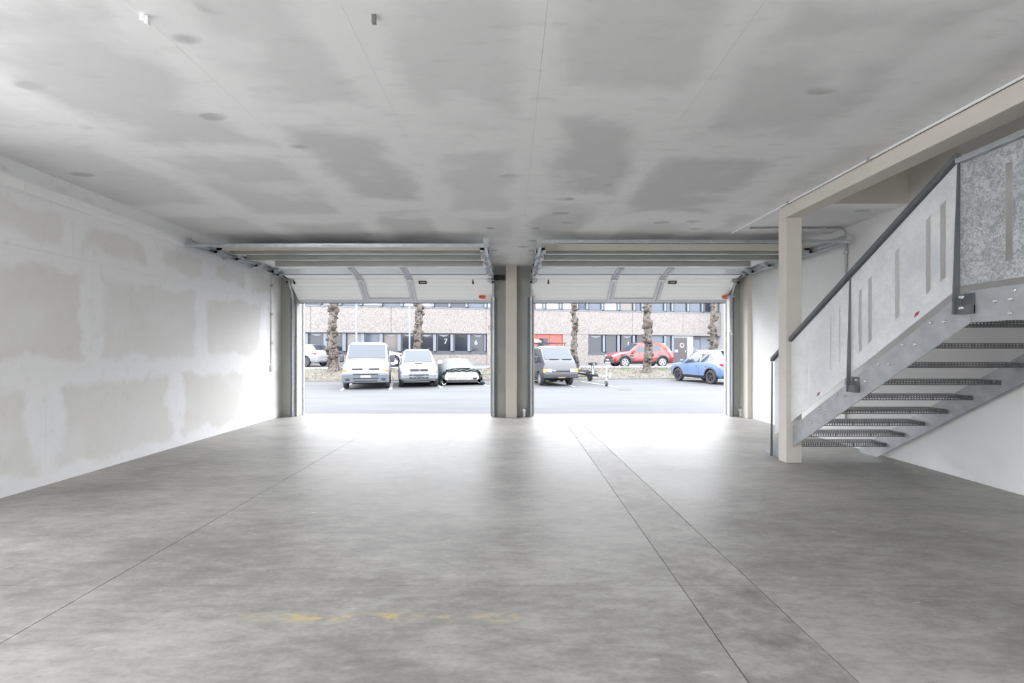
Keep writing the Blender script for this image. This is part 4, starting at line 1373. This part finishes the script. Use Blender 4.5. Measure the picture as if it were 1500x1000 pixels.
SUV = lambda L, H, W: [(-L / 2, .46, .82, .93, W * .80, W * .72), (-L / 2 + .07, .32, .98, 1.06, W * .92, W * .80), (-L / 2 + .16, .28, 1.0, 1.12, W * .97, W * .78), (-L / 2 + .52, .26, 1.0, H - .05, W * .99, W * .70),
    (-L / 2 + .9, .24, .98, H, W, W * .72), (-.2, .24, .96, H + .01, W, W * .73), (.30, .24, .95, H - .04, W, W * .72), (1.02, .24, .93, 1.06, W, W * .82), (L / 2 - .5, .25, .88, .98, W * .98, W * .80),
    (L / 2 - .16, .26, .78, .88, W * .93, W * .74), (L / 2 - .04, .30, .70, .76, W * .84, W * .66), (L / 2, .38, .60, .66, W * .76, W * .58)]
# --- silver off-roader with bonnet scoop
rv = Car('silver white compact car with bonnet scoop parked between van and covered car', (-4.43, 22.05, GZ), PH, paint('silver_white', (108, 110, 114), 0.3), SUV(4.2, 1.66, .87), (-1.25, 1.27), 0.35, RIML, 'car', 'car', 5)
rv.glass_slope('windscreen', .34, 1.0, 0.9, GLASSL)
rv.glass_slope('rear_window', -1.93, -1.60, 0.84)
rv.glass_side([(-.35, .12), (.85, .12), (.34, .88), (-.35, .92)]); rv.glass_side([(-1.35, .12), (-.42, .12), (-.42, .92), (-1.3, .88)])
rv.blk('front_bumper', mat('rv_bumper', (100, 103, 109), 0.5), 1.88, 2.13, -.80, .80, .34, .62, 0.07)
for z0, z1 in ((.53, .58), (.40, .46)):
    for k in range(5):
        y = -.42 + k * .17
        rv.blk('grille_slot', GRILLE, 2.12, 2.145, y, y + .14, z0, z1, 0.01)
rv.blk('grille', TRIM, 1.96, 2.10, -.38, .38, .70, .82, 0.03)
rv.blk('scoop', GRILLE, 1.28, 1.5, -.17, .17, .99, 1.05, 0.02)
rv.pair('headlight', HLAMP, 1.80, 2.06, .50, .78, .66, .84, 0.05)
rv.pair('fog_lamp', HLAMP, 2.06, 2.13, .58, .74, .44, .56, 0.03)
rv.blk('number_plate', TRIM, 2.14, 2.155, -.15, .15, .50, .57, 0.0)
MB().lathe([(.035, 0), (.035, .02), (.06, .02), (.06, 0)], (2.10, 0, .76), (1, 0, 0), 14).build('emblem', CHROME, rv.root)
rv.pair('mirror', WHITE, .78, .92, .90, 1.10, 1.0, 1.15, 0.04)
rv.pair('roof_rail', TRIM, -1.5, .2, .54, .58, 1.665, 1.70, 0.01); rv.pair('wiper', BLACKP, .95, .98, .08, .5, 1.085, 1.10, 0.0)
rv.arch(-1.25, .35, TRIM); rv.arch(1.27, .35, TRIM); rv.seam((.42, -.40)); rv.handles((-.2, -1.0), .86, TRIM)

# --- covered car: white sports car under a tarpaulin
cc = Car('low white car with only its front bumper uncovered under a dark tarpaulin', (-2.70, 23.35, GZ), PH, paint('old_white', (157, 157, 156), 0.35),
    [(-1.95, .30, .62, .70, .70, .55), (-1.85, .25, .72, .84, .82, .68), (-1.2, .22, .78, 1.06, .84, .58), (-.2, .22, .78, 1.10, .85, .60), (.5, .22, .76, .86, .85, .72), (1.4, .22, .68, .78, .84, .72), (1.84, .22, .52, .66, .82, .72), (1.93, .24, .44, .58, .80, .70)], (-1.2, 1.2), 0.29, RIML, 'car', 'car', 5)
cc.blk('bumper_insert', mat('bumper_grey', (127, 127, 123), 0.6), 1.90, 1.955, -.62, -.22, .26, .40, 0.01); cc.blk('bumper_insert', mat('bumper_grey', (127, 127, 123), 0.6), 1.90, 1.955, -.16, .28, .26, .40, 0.01)
cc.blk('bumper_insert', mat('bumper_grey', (127, 127, 123), 0.6), 1.90, 1.955, .34, .5, .26, .40, 0.01)
cc.blk('air_duct', GRILLE, 1.92, 1.962, .52, .70, .26, .36, 0.02); cc.blk('lower_lip', GRILLE, 1.80, 1.93, -.74, .74, .12, .22, 0.01)
TARP = mat('dark_green_tarpaulin', (44, 52, 56), 0.5, var=0.12, scale=4, bump=0.5, bscale=5)
m = MB(); random.seed(3)
stt = [(-2.02, .76, .74, .88), (-1.9, 1.0, .86, .98), (-1.2, 1.16, .88, 1.04), (-.3, 1.20, .86, 1.06), (.4, 1.02, .89, 1.06), (1.1, .90, .92, 1.06), (1.5, .84, .92, 1.04), (1.86, .76, .90, 1.0)]
rows = []
prof = [(-1.0, .0), (-.99, .25), (-.96, .55), (-.90, .80), (-.72, .95), (-.4, 1.0), (0, 1.01), (.4, 1.0), (.72, .95), (.90, .80), (.96, .55), (.99, .25), (1.0, 0)]
NP = 26
for i in range(29):
    f = i / 28 * (len(stt) - 1); a = min(int(f), len(stt) - 2); u = f - a
    x, ht, wt, wb_ = [p + (q - p) * u for p, q in zip(stt[a], stt[a + 1])]
    row = []
    for k in range(NP + 1):
        g_ = k / NP * (len(prof) - 1); b = min(int(g_), len(prof) - 2); v = g_ - b
        yy = prof[b][0] + (prof[b + 1][0] - prof[b][0]) * v; zz = prof[b][1] + (prof[b + 1][1] - prof[b][1]) * v
        w = wb_ + (wt - wb_) * zz ** 1.5
        wr_ = 0.05 * noise.noise(Vector((x * 2.2, yy * 3.0, zz * 3))) + 0.03 * noise.noise(Vector((x * 5, yy * 7, zz * 6)))
        low_ = 1 - zz
        fx = x
        if i == 28:
            fx = x + 0.10 * math.sin(yy * 9) * .6 + 0.1
        row.append((fx + wr_ * .5, yy * w * (1 + wr_ * .9 * (0.4 + low_)), 0.03 + zz * ht + wr_ * .35))
    rows.append(row)
vs = [p for r in rows for p in r]; n_ = NP + 1
m.add(vs, [(i * n_ + k, i * n_ + k + 1, (i + 1) * n_ + k + 1, (i + 1) * n_ + k) for i in range(28) for k in range(NP)])
m.add(rows[0], [tuple(range(n_))])
tp = thing('tarpaulin', 'dark grey-green tarpaulin draped over the low white car', 'tarpaulin', cc.root.location, cc.root.rotation_euler.z)
sh = m.build('cover_sheet', TARP, tp, smooth='all', fix=False)
sd = sh.modifiers.new('thick', 'SOLIDIFY'); sd.thickness = 0.012; sd.offset = 1
# bunched lower corners and front hem
for s_ in (-1, 1):
    k = MB()
    pts = [(1.86 + .10 * math.sin(j * 2.1), s_ * (.78 + .20 * (1 - j / 7) + .03 * math.cos(j * 3)), 0.06 + .60 * j / 7) for j in range(8)]
    k.tube(pts, [.09, .10, .075, .09, .07, .085, .06, .05], 8)
    k.build('bunched_fold', mat('tarpaulin_fold', (36, 47, 47), 0.55, var=0.25, scale=9, bump=0.6, bscale=9), tp, smooth='all')
pts = [(1.95 + .04 * math.sin(j * 2.3), -.74 + 1.48 * j / 14, .70 + .035 * math.sin(j * 1.9)) for j in range(15)]
MB().tube(pts, [.035 + .02 * abs(math.sin(j * 1.3)) for j in range(15)], 8).build('front_hem', mat('tarpaulin_hem', (49, 58, 62), 0.55, var=0.2, scale=9), tp, smooth='all')
MB().tube([(1.98, -.92, .12), (2.04, -.86, .04), (2.02, -.76, .09)], .016, 6).build('tie_strap', WHITE, tp)

# --- grey van with roof rack
gv = Car('dark grey boxy van with black roof rack and amber indicator', (1.76, 22.95, GZ), PH, paint('van_grey', (44, 47, 54), 0.45),
    [(-2.25, .42, 1.05, 1.72, .76, .70), (-2.2, .34, 1.05, 1.80, .79, .70), (-.5, .32, 1.05, 1.84, .80, .69), (1.0, .32, 1.05, 1.82, .80, .68), (1.22, .32, 1.05, 1.77, .80, .67), (1.90, .34, 1.02, 1.17, .79, .74), (2.10, .34, .84, .97, .79, .72), (2.16, .36, .62, .72, .78, .70)], (-1.1, 1.36), 0.31, RIML, 'van', 'van', 6)
gv.glass_slope('windscreen', 1.26, 1.86, .90, GLASSL)
gv.glass_side([(.35, .10), (1.62, .08), (1.22, .88), (.35, .92)]); gv.glass_side([(-.7, .1), (.25, .1), (.25, .92), (-.7, .92)]); gv.glass_side([(-2.0, .1), (-.8, .1), (-.8, .92), (-1.95, .9)])
gv.blk('front_bumper', mat('van_bumper_dark', (36, 39, 44), 0.6), 2.04, 2.26, -.80, .80, .36, .58, 0.04)
gv.blk('bumper_slot', GRILLE, 2.255, 2.27, -.42, .42, .43, .50, 0.01)
gv.blk('number_plate', mat('muddy_plate', (107, 85, 82), 0.7), 2.262, 2.275, -.17, .17, .37, .43, 0)
gv.blk('grille', GRILLE, 2.10, 2.185, -.46, .46, .63, .72, 0.02)
gv.blk('grille_bar', TRIM, 2.17, 2.195, -.44, .44, .655, .668, 0.0); gv.blk('grille_bar', TRIM, 2.17, 2.195, -.44, .44, .688, .70, 0.0)
gv.blk('badge', CHROME, 2.18, 2.2, -.40, -.26, .69, .715, 0)
gv.pair('headlight', HLAMP, 2.08, 2.19, .42, .68, .62, .78, 0.02)
gv.pair('indicator', mat('bright_amber', (211, 134, 53), 0.3), 2.04, 2.17, .69, .81, .61, .78, 0.02, lab='amber indicator')
gv.pair('mirror', BLACKP, 1.50, 1.60, .88, 1.06, 1.05, 1.36, 0.04); gv.pair('mirror_arm', BLACKP, 1.54, 1.58, .76, .90, 1.10, 1.14, 0)
for y0 in (-.45, .15):
    gv.blk('wiper', BLACKP, 1.86, 1.90, y0, y0 + .45, 1.20, 1.215, 0)
rk = MB()
for y in (-.66, .66): rk.bar((-1.9, y, 1.97), (1.05, y, 1.97), .035, .035)
for x in (-1.9, -1.2, -.5, .2, 1.05): rk.bar((x, -.66, 1.97), (x, .66, 1.97), .035, .035, up=(0, 0, 1))
for x in (-1.6, -.3, .8):
    for y in (-.66, .66): rk.bar((x, y, 1.80), (x, y, 1.97), .03, .03, up=(1, 0, 0))
for y in (-.33, 0, .33): rk.bar((-1.9, y, 1.99), (1.05, y, 1.99), .025, .02)
rk.build('roof_rack', BLACKP, gv.root)
gv.seam((1.0, .28)); gv.handles((.45,), .9, BLACKP); gv.arch(1.36, .31, TRIM, .05)
gv.blk('underbody', WELL, -1.9, 1.9, -.6, .6, .24, .36, 0); gv.blk('exhaust_box', WELL, .7, 1.1, -.1, .2, .14, .26, 0.02)
cr = thing('roof_load', 'pale bundle lying on the grey van roof rack', 'bundle', gv.root.location + Vector((-.35, 1.15, 2.0)), gv.root.rotation_euler.z)
MB().box(-.35, .35, -.45, .1, .01, .13).build('plank', mat('pale_wood', (143, 128, 116), 0.7), cr, bevel=0.02)
MB().box(-.30, .30, -.40, .0, .13, .2).build('plank', mat('pale_wood', (143, 128, 116), 0.7), cr, bevel=0.02)

# --- boat trailer beside the grey van
tl = thing('trailer', 'low black flatbed trailer with winch post and jockey wheel', 'trailer', (3.45, 24.5, GZ), math.atan2(-.98, .2))
TB = mat('trailer_black_frame', (49, 53, 58), 0.5, 0.3)
for s_ in (-1, 1):
    MB().bar((-2.2, s_ * .5, .52), (1.3, s_ * .5, .50), .07, .09).build('side_rail', TB, tl)
    MB().bar((1.3, s_ * .5, .50), (3.1, s_ * .06, .44), .07, .09).build('drawbar', TB, tl)
for x in (-2.1, -1.1, 0.0, 1.1):
    MB().bar((x, -.72, .56), (x, .72, .56), .06, .05).build('cross_bar', TB, tl)
MB().bar((3.0, 0, .44), (4.15, 0, .44), .08, .08).build('drawbar', GALV_DULL, tl)
MB().box(4.1, 4.38, -.05, .05, .40, .52).box(4.3, 4.42, -.03, .03, .50, .6).build('coupling', GALV, tl, bevel=0.02)
MB().bar((2.6, -.1, .5), (2.6, -.1, 1.02), .09, .09, up=(1, 0, 0)).bar((2.6, .02, .5), (2.75, -.1, 1.0), .05, .05, up=(1, 0, 0)).build('winch_post', GALV, tl)
MB().box(2.5, 2.72, -.2, .02, .92, 1.06).cyl((2.6, -.3, 1.0), (2.6, .12, 1.0), .06, n=10).build('winch', BLACKP, tl)
MB().cyl((3.75, .10, .28), (3.75, .10, .92), .035, n=10).cyl((3.75, .1, .92), (3.75, .22, .95), .015, n=6).build('jockey_post', GALV, tl)
jw = MB().lathe([(.05, -.04), (.11, -.04), (.12, 0), (.11, .04), (.05, .04)], (3.75, .10, .12), (0, 1, 0), 16).build('jockey_wheel', RUBBER, tl, smooth=True)
MB().cyl((3.75, .06, .12), (3.75, .14, .12), .055, n=12).build('hub', RIML, jw)
for s_ in (-1, 1):
    w_ = MB().lathe([(.16, -.07), (.24, -.07), (.27, -.03), (.27, .03), (.24, .07), (.16, .07)], (0, s_ * .78, .27), (0, 1, 0), 20).build('wheel', RUBBER, tl, smooth=True)
    MB().cyl((0, s_ * .74, .27), (0, s_ * .84, .27), .165, n=16).build('rim', RIML, w_)
    k = MB()
    for q in range(8):
        a0, a1 = PI * q / 8, PI * (q + 1) / 8
        k.loft([(r_ * math.cos(a_), s_ * .66, .27 + r_ * math.sin(a_)) for r_, a_ in ((.31, a0), (.33, a0), (.33, a1), (.31, a1))], [(r_ * math.cos(a_), s_ * .90, .27 + r_ * math.sin(a_)) for r_, a_ in ((.31, a0), (.33, a0), (.33, a1), (.31, a1))])
    k.build('mudguard', BLACKP, tl)
MB().bar((0, -.78, .27), (0, .78, .27), .06, .06).build('axle', TB, tl)

# --- red car on the upper lane
rd = Car('red car with grey wheel arches parked behind the pale tree trunk', (8.75, 31.75, TOPZ), (-0.985, -0.17), paint('car_red', (112, 20, 22), 0.25), SUV(4.34, 1.66, .91), (-1.30, 1.36), 0.35, RIML, 'car', 'car', 5)
rd.glass_slope('windscreen', .34, 1.0, .9); rd.glass_slope('rear_window', -2.0, -1.68, .84)
rd.glass_side([(-.45, .14), (.80, .10), (.34, .88), (-.45, .92)]); rd.glass_side([(-1.25, .2), (-.52, .14), (-.52, .92), (-1.15, .86)])
rd.arch(-1.30, .35, TRIM, .09); rd.arch(1.36, .35, TRIM, .09)
for s_ in (-1, 1):
    a = [rd.low(x, z, s_, .012) for x, z in ((-.92, .26), (.98, .26), (.98, .42), (-.92, .42))]
    MB().loft(a, [p - Vector((0, s_ * .05, 0)) for p in a]).build('sill_trim', TRIM, rd.root)
    a = [rd.low(x, z, s_, .012) for x, z in ((.78, .42), (1.0, .42), (1.02, .82), (.78, .82))]
    MB().loft(a, [p - Vector((0, s_ * .05, 0)) for p in a]).build('fender_panel', TRIM, rd.root)
rd.blk('front_bumper', TRIM, 1.98, 2.22, -.78, .78, .28, .56, .06); rd.blk('skid_plate', ALU, 2.15, 2.24, -.45, .45, .27, .36, .02)
rd.blk('grille', GRILLE, 2.08, 2.20, -.55, .55, .60, .74, .02); rd.blk('grille_bar', CHROME, 2.19, 2.21, -.5, .5, .67, .69, 0)
rd.pair('headlight', HLAMP, 1.95, 2.15, .52, .80, .70, .82, .03); rd.blk('number_plate', PLATE, 2.215, 2.235, -.22, .22, .46, .56, 0)
rd.pair('taillight', TLAMP, -2.14, -1.98, .60, .84, .82, 1.02, .03); rd.blk('rear_bumper', TRIM, -2.2, -2.0, -.8, .8, .3, .52, .05)
rd.pair('mirror', mat('mirror_red', (134, 38, 40), .3), .72, .86, .92, 1.10, 1.0, 1.15, .04); rd.pair('roof_rail', TRIM, -1.5, .2, .58, .62, 1.67, 1.71, .01)
rd.seam((.40, -.48)); rd.handles((-.25, -1.0), .84, TRIM)

# --- pale blue car, tail towards the garage
bl = Car('pale blue car with dark wheels parked nose to the bank', (10.12, 23.75, GZ), (-0.245, 0.97), paint('car_blue', (84, 102, 132), 0.22), SUV(4.38, 1.60, .91), (-1.30, 1.34), 0.35, mat('black_alloy', (58, 60, 64), .4, .4), 'car', 'car', 5)
bl.glass_slope('windscreen', .34, 1.0, .9); bl.glass_slope('rear_window', -2.0, -1.68, .86)
bl.glass_side([(-.40, .14), (.82, .10), (.34, .88), (-.40, .92)]); bl.glass_side([(-1.05, .16), (-.48, .14), (-.48, .92), (-1.0, .9)]); bl.glass_side([(-1.42, .38), (-1.12, .16), (-1.08, .86)])
bl.arch(-1.30, .35, TRIM, .06); bl.arch(1.34, .35, TRIM, .06)
for s_ in (-1, 1):
    a = [bl.low(x, z, s_, .012) for x, z in ((-.92, .25), (.96, .25), (.96, .36), (-.92, .36))]
    MB().loft(a, [p - Vector((0, s_ * .05, 0)) for p in a]).build('sill_trim', TRIM, bl.root)
bl.blk('rear_bumper', TRIM, -2.24, -1.95, -.82, .82, .30, .52, .06); bl.blk('skid_plate', ALU, -2.26, -2.1, -.5, .5, .27, .34, .02)
bl.pair('taillight', TLAMP, -2.16, -1.90, .48, .88, .86, 1.02, .05); bl.pair('reverse_lamp', HLAMP, -2.18, -2.0, .58, .72, .90, .97, .02)
bl.blk('number_plate', PLATE, -2.19, -2.16, -.26, .26, .72, .83, 0); bl.blk('spoiler', TRIM, -1.86, -1.58, -.55, .55, 1.56, 1.60, .015)
bl.pair('headlight', HLAMP, 1.95, 2.15, .52, .80, .70, .82, .03); bl.blk('grille', GRILLE, 2.1, 2.2, -.5, .5, .56, .7, .02)
bl.pair('mirror', mat('mirror_blue', (76, 91, 114), .3), .72, .86, .92, 1.10, 1.0, 1.15, .04); bl.pair('roof_rail', ALU, -1.45, .2, .58, .61, 1.61, 1.645, .01)
bl.seam((.42, -.44)); bl.handles((-.22, -.98), .86, paint('car_blue', (84, 102, 132)))

# --- two white cars on the upper lane
w1 = Car('white car with red taillight cut by the left door jamb', (-15.15, 33.55, TOPZ), (-0.93, 0.37), paint('car_white', (123, 125, 128), 0.25), SUV(4.4, 1.56, .91), (-1.32, 1.36), 0.36, RIMD, 'car', 'car', 6)
w1.glass_side([(-.45, .14), (.82, .10), (.34, .88), (-.45, .92)]); w1.glass_side([(-1.25, .3), (-.52, .14), (-.52, .92), (-1.1, .9)])
w1.glass_slope('rear_window', -2.0, -1.68, .86); w1.glass_slope('windscreen', .34, 1.0, .9)
w1.pair('taillight', TLAMP, -2.17, -1.86, .40, .88, .86, .98, .05); w1.blk('rear_bumper', mat('w_bumper', (107, 109, 112), .5), -2.24, -1.95, -.80, .80, .30, .56, .06)
w1.blk('diffuser', TRIM, -2.26, -2.1, -.6, .6, .28, .38, .02); w1.blk('number_plate', PLATE, -2.19, -2.15, -.26, .26, .74, .85, 0)
w1.arch(-1.32, .36, WELL, .03); w1.arch(1.36, .36, WELL, .03); w1.seam((.42, -.48)); w1.pair('mirror', WHITE, .72, .86, .92, 1.1, 1.0, 1.14, .04)
w2 = Car('white car half hidden behind the white van', (-9.52, 33.3, TOPZ), (0.99, 0.10), paint('car_white', (123, 125, 128), 0.25), SUV(3.9, 1.62, .90), (-1.20, 1.20), 0.38, RIML, 'car', 'car', 7)
w2.glass_side([(-.45, .14), (.80, .10), (.34, .88), (-.45, .92)]); w2.glass_side([(-1.25, .2), (-.52, .14), (-.52, .92), (-1.15, .86)])
w2.glass_slope('windscreen', .34, 1.0, .9); w2.glass_slope('rear_window', -1.78, -1.46, .86)
w2.pair('headlight', TRIM, 1.64, 1.90, .52, .84, .72, .86, .04); w2.blk('front_bumper', mat('w_bumper', (107, 109, 112), .5), 1.74, 2.0, -.78, .78, .28, .54, .06); w2.blk('grille', GRILLE, 1.88, 1.97, -.5, .5, .58, .7, .02)
w2.arch(1.20, .38, WELL, .03); w2.arch(-1.2, .38, WELL, .03); w2.seam((.4, -.48)); w2.pair('mirror', WHITE, .72, .86, .92, 1.1, 1.0, 1.14, .04); w2.pair('taillight', TLAMP, -1.92, -1.76, .6, .84, .84, 1.0, .03)
